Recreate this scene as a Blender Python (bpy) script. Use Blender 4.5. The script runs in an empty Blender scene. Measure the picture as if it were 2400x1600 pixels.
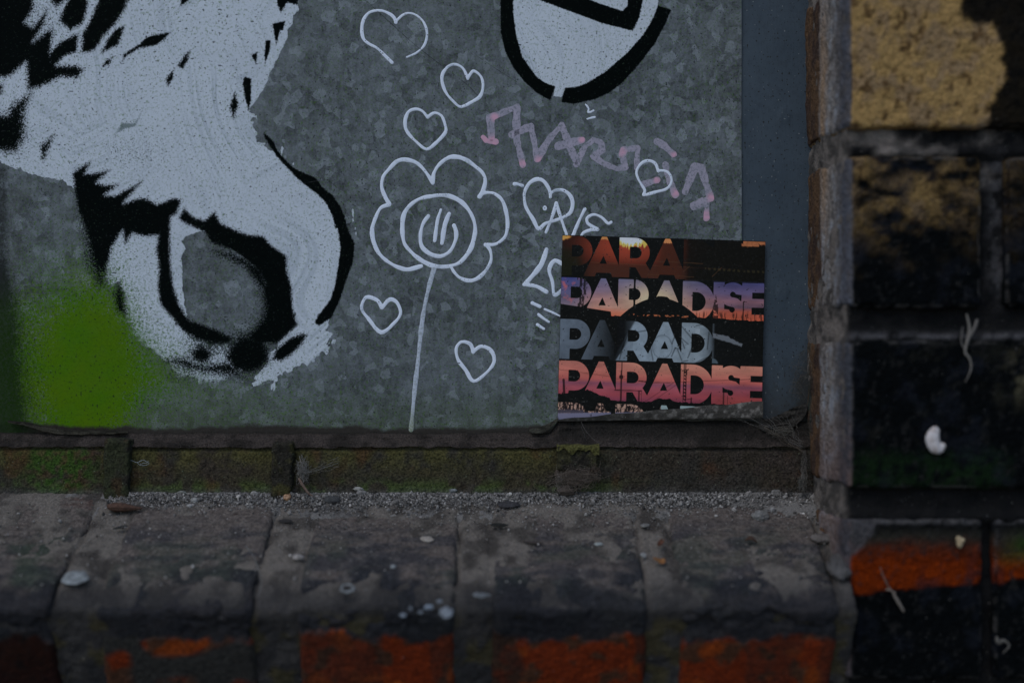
import bpy, math, random
import numpy as np
from mathutils import Vector, Matrix

random.seed(7)
RNG = np.random.RandomState(11)
sc = bpy.context.scene
COL = sc.collection
MM = 0.001

# ------------------------------------------------------------------ camera, sky, sun, exposure
F = 3333.0            # pixels of focal length on the 2400 wide photograph (50 mm lens)
Z0 = 680.0            # mm from the camera to the metal sheet
K0 = F / Z0
cam_d = bpy.data.cameras.new('camera')
cam_d.lens = 50; cam_d.sensor_width = 36
cam_d.clip_start = 0.02; cam_d.clip_end = 60
cam_d.dof.use_dof = True; cam_d.dof.focus_distance = 0.68; cam_d.dof.aperture_fstop = 2.8
cam = bpy.data.objects.new('camera', cam_d); COL.objects.link(cam)
cam.location = (0, -Z0 * MM, 0); cam.rotation_euler = (math.radians(90), 0, 0)
sc.camera = cam

world = bpy.data.worlds.new('World'); sc.world = world; world.use_nodes = True
wn = world.node_tree; wn.nodes.clear()
sky = wn.nodes.new('ShaderNodeTexSky'); sky.sky_type = 'NISHITA'; sky.sun_disc = False
SUN_EL, SUN_AZ = math.radians(52), math.radians(215)     # azimuth clockwise from +Y: behind the camera, to the left
sky.sun_elevation = SUN_EL; sky.sun_rotation = SUN_AZ
sky.air_density = 1.0; sky.dust_density = 0.8; sky.ozone_density = 2.0
bg = wn.nodes.new('ShaderNodeBackground'); bg.inputs['Strength'].default_value = 0.10
wo = wn.nodes.new('ShaderNodeOutputWorld')
wn.links.new(sky.outputs[0], bg.inputs[0]); wn.links.new(bg.outputs[0], wo.inputs[0])

sun_d = bpy.data.lights.new('sun', 'SUN'); sun_d.energy = 0.6; sun_d.angle = math.radians(38); sun_d.color = (1.0, 0.98, 0.95)
sun = bpy.data.objects.new('sun', sun_d); COL.objects.link(sun)
sd = Vector((math.sin(SUN_AZ) * math.cos(SUN_EL), math.cos(SUN_AZ) * math.cos(SUN_EL), math.sin(SUN_EL)))
sun.rotation_euler = (-sd).to_track_quat('-Z', 'Y').to_euler(); sun.location = (0, -1, 1.5)

sc.view_settings.view_transform = 'Standard'; sc.view_settings.look = 'None'
sc.view_settings.gamma = 1.0; sc.view_settings.use_curve_mapping = False
sc.view_settings.exposure = 0.25

# ------------------------------------------------------------------ numpy noise
def _hash(ix, iy, iz, seed):
    h = (ix.astype(np.int64) * 374761393 + iy.astype(np.int64) * 668265263 + iz.astype(np.int64) * 2147483647 + seed * 974634777) & 0xffffffff
    h = ((h ^ (h >> 13)) * 1274126177) & 0xffffffff
    h = (h ^ (h >> 16)) & 0xffff
    return h.astype(np.float64) / 65535.0

def vnoise(p, s, seed=0):
    q = p / s
    i = np.floor(q).astype(np.int64); f = q - i; f = f * f * (3 - 2 * f)
    r = 0
    for dx in (0, 1):
        wx = f[:, 0] if dx else 1 - f[:, 0]
        for dy in (0, 1):
            wy = f[:, 1] if dy else 1 - f[:, 1]
            for dz in (0, 1):
                wz = f[:, 2] if dz else 1 - f[:, 2]
                r = r + wx * wy * wz * _hash(i[:, 0] + dx, i[:, 1] + dy, i[:, 2] + dz, seed)
    return r

def fbm(p, s, octv=3, seed=0):
    """0..1, mean near 0.5; p in mm, s in mm"""
    a, t, w = 0, 0, 1.0
    for k in range(octv):
        a = a + w * vnoise(p + 13.7 * k, s / (2 ** k), seed + k * 17); t += w; w *= 0.55
    return a / t

def ss(a, b, x):
    t = np.clip((x - a) / (b - a), 0, 1); return t * t * (3 - 2 * t)

def mixc(c, d, m):
    m = np.asarray(m)[:, None]; return c * (1 - m) + np.asarray(d) * m

# ------------------------------------------------------------------ mesh helpers
def mesh_from(name, V, Fq, attrs=None, cols=None, smooth=True):
    """V in mm (N,3); Fq list of faces or (M,k) int array"""
    me = bpy.data.meshes.new(name)
    V = np.asarray(V, dtype=np.float64) * MM
    if isinstance(Fq, np.ndarray):
        n, k = Fq.shape
        me.vertices.add(len(V)); me.vertices.foreach_set('co', V.astype(np.float32).ravel())
        me.loops.add(n * k); me.loops.foreach_set('vertex_index', Fq.astype(np.int32).ravel())
        me.polygons.add(n)
        me.polygons.foreach_set('loop_start', np.arange(0, n * k, k, dtype=np.int32))
        me.polygons.foreach_set('loop_total', np.full(n, k, dtype=np.int32))
        me.update(calc_edges=True); me.validate()
    else:
        me.from_pydata(V.tolist(), [], Fq)
    for a, v in (attrs or {}).items():
        at = me.attributes.new(a, 'FLOAT', 'POINT'); at.data.foreach_set('value', np.asarray(v, dtype=np.float32))
    if cols is not None:
        at = me.attributes.new('Col', 'FLOAT_COLOR', 'POINT')
        c = np.ones((len(V), 4), dtype=np.float32); c[:, :3] = np.clip(cols, 0, 1); at.data.foreach_set('color', c.ravel())
    if smooth:
        me.polygons.foreach_set('use_smooth', np.ones(len(me.polygons), dtype=bool))
    return me

def link(name, me, mat, parent=None, label=None, cat=None, group=None, kind=None, origin=None):
    o = bpy.data.objects.new(name, me); COL.objects.link(o)
    if mat is not None and len(me.materials) == 0: me.materials.append(mat)
    if parent is not None:
        o.parent = parent; o.location = -parent.matrix_basis.translation if parent.type == 'EMPTY' or True else (0, 0, 0)
        top = parent.parent
        if top is not None: o.location = (0, 0, 0)
    if origin is not None:
        og = Vector(origin) * MM
        me.transform(Matrix.Translation(-og)); o.location = og
    for k, v in (('label', label), ('category', cat), ('group', group), ('kind', kind)):
        if v: o[k] = v
    return o

def empty(name, loc, label, cat, group=None):
    o = bpy.data.objects.new(name, None); COL.objects.link(o); o.location = Vector(loc) * MM
    o.empty_display_size = 0.02
    o['label'] = label; o['category'] = cat
    if group: o['group'] = group
    return o

def grid_faces(nu, nv):
    i = np.arange(nu * nv).reshape(nv, nu)
    return np.stack([i[:-1, :-1].ravel(), i[:-1, 1:].ravel(), i[1:, 1:].ravel(), i[1:, :-1].ravel()], 1)

def rounded_box(lo, hi, r, res, faces='+x-x+y-y+z-z', coarse=12.0):
    """surface of a box as a welded grid; returns V, N (outward), F."""
    lo = np.array(lo, float); hi = np.array(hi, float)
    Vs, Fs, n0 = [], [], 0
    for ax in range(3):
        for sgn in (-1, 1):
            tag = ('+' if sgn > 0 else '-') + 'xyz'[ax]
            a, b = [k for k in range(3) if k != ax]
            def axis(k):
                n = max(2, int(round((hi[k] - lo[k]) / res)) + 1)
                return np.linspace(lo[k], hi[k], n)
            if tag not in faces:
                continue
            A, B = np.meshgrid(axis(a), axis(b))
            P = np.zeros((A.size, 3)); P[:, a] = A.ravel(); P[:, b] = B.ravel(); P[:, ax] = hi[ax] if sgn > 0 else lo[ax]
            q = grid_faces(A.shape[1], A.shape[0])
            flip = (sgn < 0) ^ (ax == 1)
            if flip: q = q[:, ::-1]
            Vs.append(P); Fs.append(q + n0); n0 += len(P)
    P = np.concatenate(Vs); Fq = np.concatenate(Fs)
    key = np.round(P, 3); u, idx, inv = np.unique(key, axis=0, return_index=True, return_inverse=True)
    P = P[idx]; Fq = inv.ravel()[Fq]
    q = np.clip(P, lo + r, hi - r); d = P - q; L = np.linalg.norm(d, axis=1)[:, None]
    N = d / np.maximum(L, 1e-6)
    return q + N * r, N, Fq

def lump_mesh(name, c, rad, seed, sub=2, rough=0.35, col=(.2, .2, .2), flat=None, tw=0):
    """an irregular stone or chip: noisy icosphere"""
    import bmesh
    bm = bmesh.new(); bmesh.ops.create_icosphere(bm, subdivisions=sub, radius=1)
    V = np.array([v.co[:] for v in bm.verts]); Fq = np.array([[v.index for v in f.verts] for f in bm.faces]); bm.free()
    n = fbm(V * 10 + seed * 31.0, 9.0, 3, seed) - .5
    n2 = vnoise(V * 10 + seed * 31.0, 3.0, seed + 5) - .5
    V = V * (1 + rough * 1.6 * n + rough * .5 * n2)[:, None]
    if flat is not None: V[:, 2] = np.sign(V[:, 2]) * np.abs(V[:, 2]) ** 1.0 * flat
    V = V * np.array(rad)
    c_, s_ = math.cos(tw), math.sin(tw)
    V = V @ np.array([[c_, s_, 0], [-s_, c_, 0], [0, 0, 1]])
    V = V + np.array(c)
    cc = np.ones((len(V), 3)) * np.array(col) * (0.75 + .6 * fbm(V, max(rad) * .5, 2, seed + 3))[:, None]
    return mesh_from(name, V, Fq, cols=cc)

# ------------------------------------------------------------------ node helpers
class NT:
    def __init__(s, name):
        s.m = bpy.data.materials.new(name); s.m.use_nodes = True; s.t = s.m.node_tree; s.t.nodes.clear()
        s.out = s.t.nodes.new('ShaderNodeOutputMaterial'); s.b = s.t.nodes.new('ShaderNodeBsdfPrincipled')
        s.t.links.new(s.b.outputs[0], s.out.inputs[0])
        s.pos = s.t.nodes.new('ShaderNodeNewGeometry').outputs['Position']
    def _in(s, sock, v):
        if isinstance(v, bpy.types.NodeSocket): s.t.links.new(v, sock)
        elif isinstance(v, (tuple, list)) and len(v) == 3 and sock.type == 'RGBA': sock.default_value = (*v, 1)
        else: sock.default_value = v
    def math(s, op, a, b=0.0, clamp=False):
        n = s.t.nodes.new('ShaderNodeMath'); n.operation = op; n.use_clamp = clamp
        s._in(n.inputs[0], a); s._in(n.inputs[1], b); return n.outputs[0]
    def add(s, a, b): return s.math('ADD', a, b)
    def mul(s, a, b): return s.math('MULTIPLY', a, b)
    def mix(s, f, a, b, mode='MIX'):
        n = s.t.nodes.new('ShaderNodeMix'); n.data_type = 'RGBA'; n.blend_type = mode
        s._in(n.inputs[0], f); s._in(n.inputs[6], a); s._in(n.inputs[7], b); return n.outputs[2]
    def mapr(s, v, a, b, c=0.0, d=1.0):
        n = s.t.nodes.new('ShaderNodeMapRange'); s._in(n.inputs[0], v)
        for k, x in zip((1, 2, 3, 4), (a, b, c, d)): n.inputs[k].default_value = x
        return n.outputs[0]
    def noise(s, scale, detail=2.0, vec=None, rough=0.5, dist=0.0):
        n = s.t.nodes.new('ShaderNodeTexNoise'); n.inputs['Scale'].default_value = scale; n.inputs['Detail'].default_value = detail
        n.inputs['Roughness'].default_value = rough; n.inputs['Distortion'].default_value = dist
        s.t.links.new(vec or s.pos, n.inputs['Vector']); return n.outputs['Fac']
    def noisec(s, scale, detail=2.0, vec=None):
        n = s.t.nodes.new('ShaderNodeTexNoise'); n.inputs['Scale'].default_value = scale; n.inputs['Detail'].default_value = detail
        s.t.links.new(vec or s.pos, n.inputs['Vector']); return n.outputs['Color']
    def voro(s, scale, vec=None, out='Color', feature='F1'):
        n = s.t.nodes.new('ShaderNodeTexVoronoi'); n.feature = feature; n.inputs['Scale'].default_value = scale
        s.t.links.new(vec or s.pos, n.inputs['Vector']); return n.outputs[out]
    def vmath(s, op, a, b):
        n = s.t.nodes.new('ShaderNodeVectorMath'); n.operation = op; s._in(n.inputs[0], a)
        if op == 'SCALE': s._in(n.inputs['Scale'], b)
        else: s._in(n.inputs[1], b)
        return n.outputs[0]
    def mapping(s, rot=(0, 0, 0), scale=(1, 1, 1), vec=None, loc=(0, 0, 0)):
        n = s.t.nodes.new('ShaderNodeMapping'); n.inputs['Rotation'].default_value = rot; n.inputs['Scale'].default_value = scale
        n.inputs['Location'].default_value = loc
        s.t.links.new(vec or s.pos, n.inputs['Vector']); return n.outputs[0]
    def attr(s, name, out='Fac'):
        n = s.t.nodes.new('ShaderNodeAttribute'); n.attribute_name = name; return n.outputs[out]
    def sep(s, c):
        n = s.t.nodes.new('ShaderNodeSeparateColor'); s._in(n.inputs[0], c); return n.outputs
    def bump(s, h, dist, strength=1.0, normal=None):
        n = s.t.nodes.new('ShaderNodeBump'); n.inputs['Distance'].default_value = dist; n.inputs['Strength'].default_value = strength
        s._in(n.inputs['Height'], h)
        if normal is not None: s.t.links.new(normal, n.inputs['Normal'])
        return n.outputs[0]
    def set(s, **kw):
        for k, v in kw.items(): s._in(s.b.inputs[k.replace('_', ' ')], v)
        return s.m

def surf_mat(name, fine=900, amt=0.45, bumps=((700, .0004), (150, .0012)), rough=0.92, spec=0.3, specks=0.0, speck_col=(.35, .34, .33)):
    t = NT(name)
    n = t.noise(fine, 4, rough=.65)
    v = t.mapr(n, .25, .75, 1 - amt, 1 + amt)
    c = t.mix(1.0, t.attr('Col', 'Color'), v, 'MULTIPLY')
    if specks > 0:
        k = t.mapr(t.noise(fine * 1.1, 1, vec=t.mapping(loc=(3, 5, 1))), .80 - specks * .2, .84 - specks * .2)
        c = t.mix(k, c, speck_col)
    nrm = None
    for s_, d_ in bumps:
        nrm = t.bump(t.noise(s_, 3, rough=.6), d_, 1.0, nrm)
    return t.set(Base_Color=c, Roughness=rough, Specular_IOR_Level=spec, Normal=nrm)

def plain_mat(name, rough=0.8, spec=.3, amt=.25, fine=1500, bump=.0001, metallic=0.0):
    t = NT(name)
    c = t.mix(1.0, t.attr('Col', 'Color'), t.mapr(t.noise(fine, 3), .3, .7, 1 - amt, 1 + amt), 'MULTIPLY')
    return t.set(Base_Color=c, Roughness=rough, Specular_IOR_Level=spec, Metallic=metallic, Normal=t.bump(t.noise(fine, 2), bump))

# ------------------------------------------------------------------ 2-D shapes in photograph pixels on the sheet plane
def smooth_poly(P, closed=True, n=6):
    P = np.array(P, float); N = len(P); out = []
    rng = range(N if closed else N - 1)
    for i in rng:
        if closed: p0, p1, p2, p3 = P[i - 1], P[i], P[(i + 1) % N], P[(i + 2) % N]
        else: p0, p1, p2, p3 = P[max(i - 1, 0)], P[i], P[i + 1], P[min(i + 2, N - 1)]
        for k in range(n):
            t = k / n
            out.append(.5 * ((2 * p1) + (-p0 + p2) * t + (2 * p0 - 5 * p1 + 4 * p2 - p3) * t * t + (-p0 + 3 * p1 - 3 * p2 + p3) * t ** 3))
    if not closed: out.append(P[-1])
    return np.array(out)

def sdf_poly(X, Y, P):
    """positive inside"""
    P = np.asarray(P, float); d2 = np.full(X.shape, 1e12); ins = np.zeros(X.shape, bool)
    for i in range(len(P)):
        ax, ay = P[i - 1]; bx, by = P[i]
        ex, ey = bx - ax, by - ay; wx, wy = X - ax, Y - ay
        L = ex * ex + ey * ey
        if L < 1e-9: continue
        t = np.clip((wx * ex + wy * ey) / L, 0, 1)
        d2 = np.minimum(d2, (wx - ex * t) ** 2 + (wy - ey * t) ** 2)
        c = ((ay > Y) != (by > Y))
        with np.errstate(divide='ignore', invalid='ignore'):
            xc = ax + (Y - ay) * ex / (ey if abs(ey) > 1e-9 else 1e-9)
        ins ^= c & (X < xc)
    return np.where(ins, 1, -1) * np.sqrt(d2)

def add_shape(field, X, Y, P, soft, mode='max', reach=4.0, gain=1.0):
    P = np.asarray(P, float); m = soft * reach + 12
    sel = (X > P[:, 0].min() - m) & (X < P[:, 0].max() + m) & (Y > P[:, 1].min() - m) & (Y < P[:, 1].max() + m)
    v = np.clip(sdf_poly(X[sel], Y[sel], P) / soft, -10, 10) * gain
    if mode == 'max': field[sel] = np.maximum(field[sel], v)
    else: field[sel] = np.minimum(field[sel], -v)

def c1(L, oy=0, ox=0, k=.38265): return [(ox + x * k, oy + y * k) for x, y in L]
def c2(L): return c1(L, 500)
def c3(L): return c1(L, 0, 800)
def c4(L): return c1(L, 350, 800, .2551)
def dp(L): return c1(L, 0, 0, 1.0204)

WHITE, BLACK = [], []     # (polygon, softness px)
body = c1([(-1100, -1000), (1750, -1000), (1790, -300), (1822, 0), (1830, 60), (1795, 90), (1790, 150), (1760, 180), (1765, 220), (1730, 290), (1715, 310), (1680, 390), (1650, 455), (1640, 500),
      (1610, 560), (1560, 625), (1530, 670), (1570, 690), (1565, 720), (1530, 740), (1545, 790), (1580, 850), (1640, 900), (1690, 930), (1740, 990), (1830, 1080), (1950, 1150), (2010, 1210),
      (2080, 1300), (2115, 1400), (2120, 1568)]) + c2([(2130, 150), (2100, 380), (2040, 520), (1960, 620), (1935, 690), (1960, 680), (2005, 645), (2008, 700), (2028, 740), (2000, 790), (2032, 830), (2005, 855),
      (1965, 850), (1940, 880), (1890, 935), (1850, 920), (1800, 945), (1770, 975), (1700, 1000), (1692, 1025), (1640, 1030), (1580, 1050), (1550, 1040), (1555, 1005), (1600, 960), (1640, 900), (1650, 870),
      (1700, 800), (1760, 740), (1810, 680), (1780, 560), (1760, 450), (1700, 350), (1600, 260), (1500, 180), (1300, 100), (1210, 120), (1140, 140), (1112, 172), (1140, 215), (1108, 270), (1120, 440), (1130, 560), (1155, 650),
      (1060, 560), (1000, 450), (1000, 200)]) + c1([(1000, 1400), (700, 1330), (560, 1240), (450, 1140), (440, 1130), (330, 1100), (250, 1070), (140, 1050), (60, 1010), (0, 990), (-1100, 900)])
WHITE.append((body, 4.5))
WHITE.append((c2([(690, 20), (1000, 20), (985, 330), (975, 450), (1000, 560), (1070, 640), (1130, 720), (1210, 770), (1300, 800), (1420, 810), (1450, 1000), (1400, 1010), (1290, 1030), (1200, 1035), (1130, 1000), (1060, 940), (950, 850),
      (840, 740), (765, 600), (750, 500), (720, 430), (690, 445), (665, 430), (650, 350), (640, 200)]), 20))
WHITE.append((c3([(1010, -600), (1010, 80), (1030, 220), (1070, 360), (1170, 480), (1250, 540), (1312, 528), (1298, 590), (1350, 597), (1372, 538), (1480, 530), (1600, 460), (1750, 330), (1870, 200), (1930, 80), (1950, -30), (1960, -600)]), 2.2))

mass = c1([(445, 1070), (470, 1040), (555, 992), (520, 1065), (590, 1060), (678, 1040), (590, 1120), (640, 1135), (732, 1128), (640, 1195), (700, 1200), (800, 1150), (878, 1104), (820, 1170), (755, 1245), (860, 1212), (900, 1215), (960, 1252),
      (1010, 1235), (1065, 1210), (1112, 1226), (1082, 1310), (1045, 1332), (1042, 1450)]) + c2([(1042, 150), (1045, 300), (1062, 440), (1100, 560), (1160, 655), (1330, 712), (1425, 765), (1400, 792), (1310, 800), (1200, 768), (1120, 718), (1060, 640), (985, 560),
      (965, 450), (975, 330), (955, 210), (972, 136), (885, 142), (812, 122), (766, 190), (752, 103), (705, 178), (686, 210), (662, 300), (640, 370), (600, 330), (560, 230), (525, 100), (490, 10)]) + c1([(478, 1300), (460, 1180)])
BLACK.append((mass, 7))
BLACK.append((c2([(480, -120), (600, -140), (660, 60), (640, 420), (600, 430), (545, 300), (515, 120)]), 26))
BLACK.append((c2([(1060, 600), (1000, 540), (1090, 640), (1180, 700), (1330, 735), (1420, 770), (1300, 790), (1180, 740)]), 16))
BLACK.append((c2([(1290, 230), (1500, 330), (1600, 470), (1620, 600), (1560, 700), (1450, 770), (1600, 740), (1700, 560), (1600, 330), (1420, 240)]), 15))
arc = c1([(1095, 1335), (1130, 1273), (1165, 1312), (1200, 1338), (1255, 1350), (1315, 1293), (1345, 1362), (1450, 1412), (1520, 1438), (1612, 1445), (1660, 1500), (1745, 1560)]) + c2([(1757, 265), (1757, 350), (1787, 450), (1790, 560), (1818, 682), (1765, 738), (1690, 790), (1600, 800), (1500, 770), (1565, 715), (1620, 640), (1640, 560), (1612, 480), (1628, 430), (1570, 340), (1500, 280), (1420, 225), (1290, 180), (1260, 120), (1120, 55)])
BLACK.append((arc, 6))
BLACK.append((c2([(1400, 820), (1480, 740), (1600, 750), (1650, 830), (1655, 900), (1600, 955), (1520, 985), (1420, 965), (1375, 880)]), 15))
BLACK.append((c2([(1150, 900), (1280, 930), (1420, 940), (1500, 1000), (1300, 975)]), 22))
BLACK.append((c2([(1160, 850), (1220, 800), (1290, 830), (1300, 890), (1250, 930), (1180, 900)]), 14))
BLACK.append((c2([(1010, 900), (1120, 880), (1250, 930), (1420, 900), (1500, 1010), (1300, 985), (1140, 950)]), 17))
BLACK.append((c2([(1640, 800), (1700, 700), (1810, 680), (1765, 738), (1700, 800)]), 8))
BLACK.append((c2([(1665, 895), (1690, 830), (1780, 760), (1850, 735), (1885, 742), (1850, 800), (1780, 870), (1720, 905)]), 7))
BLACK.append((c2([(735, 420), (765, 560), (780, 620), (720, 600), (700, 500)]), 12))
band = c1([(1612, 806), (1645, 835), (1680, 870), (1695, 915), (1745, 975), (1800, 1030), (1870, 1062), (1932, 1088), (1975, 1145), (2035, 1195), (2082, 1260), (2110, 1320), (2130, 1400), (2165, 1475)]) + c2([(2172, 180), (2162, 300), (2125, 400), (2082, 530), (2030, 640), (1950, 688), (1925, 665),
      (1965, 605), (2022, 530), (2052, 440), (2070, 330), (2085, 205), (2066, 90)]) + c1([(2055, 1400), (2035, 1325), (2000, 1250), (1955, 1200), (1890, 1150), (1820, 1092), (1740, 1010), (1690, 950), (1650, 890), (1622, 845)])
BLACK.append((band, 2.6))
for pts, s_ in (([(1100, 45), (1115, -10), (1165, -10), (1150, 10)], 3), ([(1690, -300), (1825, -300), (1825, 34), (1760, 15), (1742, 45), (1720, 80), (1698, 30)], 3), ([(1668, 145), (1748, 130), (1735, 185), (1715, 188), (1692, 282)], 2.5),
      ([(1628, 245), (1658, 250), (1655, 300), (1625, 392), (1618, 340)], 2.5), ([(1538, 336), (1577, 320), (1570, 398)], 2.5), ([(1495, 468), (1540, 485), (1538, 620), (1522, 677), (1500, 600), (1487, 520)], 2.5),
      ([(1438, 565), (1462, 640), (1430, 727), (1408, 662)], 5), ([(1088, 405), (1130, 340), (1166, 310), (1150, 375), (1120, 425)], 5), ([(1066, 423), (1062, 480), (1030, 530), (1013, 490)], 5),
      ([(748, 378), (755, 340), (800, 305), (860, 268), (900, 225), (1047, 197), (1000, 250), (960, 277), (850, 300), (785, 340)], 4), ([(622, 327), (660, 245), (710, 180), (766, 159), (745, 220), (725, 277)], 5),
      ([(625, 412), (645, 375), (692, 350), (668, 400)], 4), ([(250, 900), (290, 860), (330, 828), (305, 900), (262, 992)], 9),
      ([(550, 320), (500, 327), (503, 220), (560, 110), (600, 20), (620, -600), (830, -600), (800, -20), (750, 90), (700, 160), (640, 220), (590, 300)], 7), ([(365, 130), (380, 70), (420, 0), (420, -300), (545, -300), (540, 40), (510, 145), (430, 190)], 7),
      ([(300, 330), (370, 258), (480, 204), (470, 322), (400, 342), (340, 402), (300, 430)], 6), ([(290, -300), (410, -300), (400, 5), (340, 45), (318, 10)], 9), ([(190, 572), (152, 700), (150, 850), (100, 930), (-500, 930), (-500, 720), (40, 700), (90, 630)], 15),
      ([(-500, -700), (215, -700), (205, 60), (150, 140), (200, 170), (290, 60), (270, 150), (200, 260), (300, 185), (325, 190), (310, 320), (345, 402), (470, 400), (513, 438), (470, 485), (380, 470), (250, 535), (170, 550), (160, 380), (60, 470), (-500, 520)], 9),
      ([(0, 520), (22, 518), (10, 580), (-500, 700), (-500, 500)], 8)):
    BLACK.append((c1(pts), s_))
BLACK.append((c3([(972, -600), (975, 200), (1005, 320), (1055, 420), (1120, 500), (1190, 565), (1240, 595), (1282, 617), (1310, 530), (1250, 508), (1195, 470), (1110, 350), (1072, 220), (1054, 80), (1050, -600)]), 2))
BLACK.append((c3([(1370, 540), (1345, 627), (1425, 637), (1550, 610), (1640, 570), (1720, 510), (1820, 400), (1920, 270), (1990, 135), (2022, 60), (1937, 34), (1910, 110), (1850, 212), (1750, 325), (1610, 445), (1500, 510), (1430, 538)]), 2))
BLACK.append((c3([(1180, -10), (1480, 100), (1600, 145), (1785, 190), (1825, 110), (1848, 0), (1850, -300), (1765, -300), (1752, 40), (1720, 68), (1560, 15), (1400, -50), (1100, -60)]), 2))
GREENISH = c1([(702, 828), (750, 750), (825, 755), (880, 660), (832, 775), (760, 795)])

# ------------------------------------------------------------------ galvanised sheet grid with paint fields
gx = np.concatenate([np.arange(-420, -20, 9), np.arange(-20, 1737, 3.0), [1738.0]])
gy = np.concatenate([np.arange(-420, -14, 9), np.arange(-14, 1022, 3.0)])
GX, GY = np.meshgrid(gx, gy); X = GX.ravel(); Y = GY.ravel()
white = np.full(X.shape, -10.0); black = np.full(X.shape, -10.0)
for P, s_ in WHITE: add_shape(white, X, Y, P, s_)
for P, s_ in BLACK: add_shape(black, X, Y, P, s_)
P3 = np.stack([X, Y, X * 0], 1)
edge_n = fbm(P3, 26, 3, 3) - .5; edge_n2 = fbm(P3, 9, 2, 9) - .5
# bristly edges only where brush-painted (right and lower borders of the figure)
white = white + edge_n * 1.2 + edge_n2 * np.where((X > 560) & (Y > 260) & (X < 860) | (Y > 780) & (X > 560) & (X < 860) | (Y > 370) & (X < 190) & (Y < 470), 5.0, .6)
haze_b = .62 * np.exp(-(((X - 70) / 130) ** 2 + ((Y - 60) / 150) ** 2)) + .5 * np.exp(-(((X - 330) / 130) ** 2 + ((Y - 360) / 70) ** 2)) + .55 * np.exp(-(((X - 30) / 60) ** 2 + ((Y - 330) / 80) ** 2)) \
    + .22 * np.exp(-(((X - 300) / 70) ** 2 + ((Y - 650) / 120) ** 2)) + .45 * np.exp(-(((X - 480) / 120) ** 2 + ((Y - 820) / 50) ** 2)) + .55 * np.exp(-(((np.hypot((X - 510) / 1.0, (Y - 690) / 1.15) - 100) / 26) ** 2)) * ss(500, 560, X + .6 * (Y - 600)) + .6 * np.exp(-(((X - 430) / 60) ** 2 + ((Y - 880) / 40) ** 2)) + .35 * np.exp(-(((X - 200) / 60) ** 2 + ((Y - 560) / 120) ** 2))
green = 1.35 * np.exp(-(((X - 222) / 100) ** 2 + ((Y - 810) / 165) ** 2)) + 1.0 * np.exp(-(((X - 200) / 95) ** 2 + ((Y - 960) / 100) ** 2)) + .62 * np.exp(-(((X - 95) / 120) ** 2 + ((Y - 850) / 200) ** 2)) + .35 * ss(120, 40, X) * ss(640, 760, Y) \
    + .55 * np.exp(-(((X - 360) / 110) ** 2 + ((Y - 870) / 80) ** 2)) + .2 * np.exp(-(((X - 560) / 220) ** 2 + ((Y - 930) / 80) ** 2))
green = green * (1 + .35 * (fbm(P3, 60, 3, 21) - .5))
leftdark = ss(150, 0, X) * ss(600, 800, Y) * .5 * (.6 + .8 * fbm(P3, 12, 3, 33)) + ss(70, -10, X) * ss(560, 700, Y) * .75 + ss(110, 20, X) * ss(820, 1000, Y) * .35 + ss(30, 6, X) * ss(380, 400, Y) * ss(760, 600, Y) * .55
white = np.maximum(white, -5.2 + 9 * (fbm(P3 * [1, .45, 1], 6, 3, 71) - .5) + 4.6 * sum(np.exp(-(((X - a_) / w_) ** 2 + ((Y - b_) / h_) ** 2)) for a_, b_, w_, h_ in ((663, 352, 14, 22), (688, 385, 16, 14), (830, 545, 9, 26), (826, 500, 7, 20), (775, 800, 22, 30), (640, 905, 16, 16), (810, 685, 6, 18), (605, 285, 16, 16), (190, 528, 8, 14)) ))
moss = ss(880, 1005, Y + 30 * (fbm(P3, 120, 2, 5) - .5)) * ss(1750, 1200, X) * .8 + .25 * ss(700, 900, Y) * ss(700, 300, X)
dirt = ss(985, 1012, Y + 26 * (fbm(P3, 70, 3, 8) - .5)) * .9 + ss(960, 1000, Y) * ss(1290, 1330, X) + ss(190, 20, X) * ss(400, 450, Y) * .42  # dirt, plus the shadow below the sticker painted in as the same tone
seam = ss(4.0, 1.5, np.abs(X - (30 + 12 * ss(560, 640, Y)))) * ss(400, 420, Y)

def to_world(X, Y, y=0.0, k=K0): return np.stack([(X - 1200) / k, np.full(X.shape, y) if np.isscalar(y) else y, (800 - Y) / k], 1)

# --- sheet material
t = NT('galvanised_painted')
w = t.vmath('ADD', t.pos, t.vmath('SCALE', t.noisec(160, 2), .006))
v1 = t.sep(t.voro(250, w))[0]; v2 = t.sep(t.voro(520, w))[1]; v3 = t.sep(t.voro(120, w))[2]
sp = t.add(t.mul(t.add(v1, -.5), .34), t.add(t.mul(t.add(v2, -.5), .20), t.mul(t.add(v3, -.5), .16)))
sp = t.add(sp, t.mul(t.mapr(v1, .84, .9), .22))
sp = t.add(sp, t.mul(t.add(t.noise(900, 3, rough=.7), -.5), .9))
sp = t.add(sp, t.mul(t.add(t.noise(28, 3), -.5), .7))
sp = t.add(sp, t.mul(t.add(t.noise(420, 3, vec=t.mapping(scale=(1, 1, .25))), -.5), .5))
base = t.mix(1.0, (.124, .138, .149), t.math('MAXIMUM', t.add(1.0, t.mul(sp, 1.55)), .25), 'MULTIPLY')
base = t.mix(t.mul(t.mapr(t.noise(90, 3), .45, .7), .3), base, (.15, .17, .16))
# fine pits
pit = t.mapr(t.noise(850, 2), .66, .72)
base = t.mix(t.mul(pit, .8), base, (.03, .035, .035))
# moss tint, then green spray
fn = t.noise(1700, 3, rough=.6); fn2 = t.noise(800, 2)
ms = t.attr('moss'); base = t.mix(t.mul(t.math('MULTIPLY', ms, t.mapr(fn, .3, .7, .3, 1.0)), .8), base, (.055, .075, .025))
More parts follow.
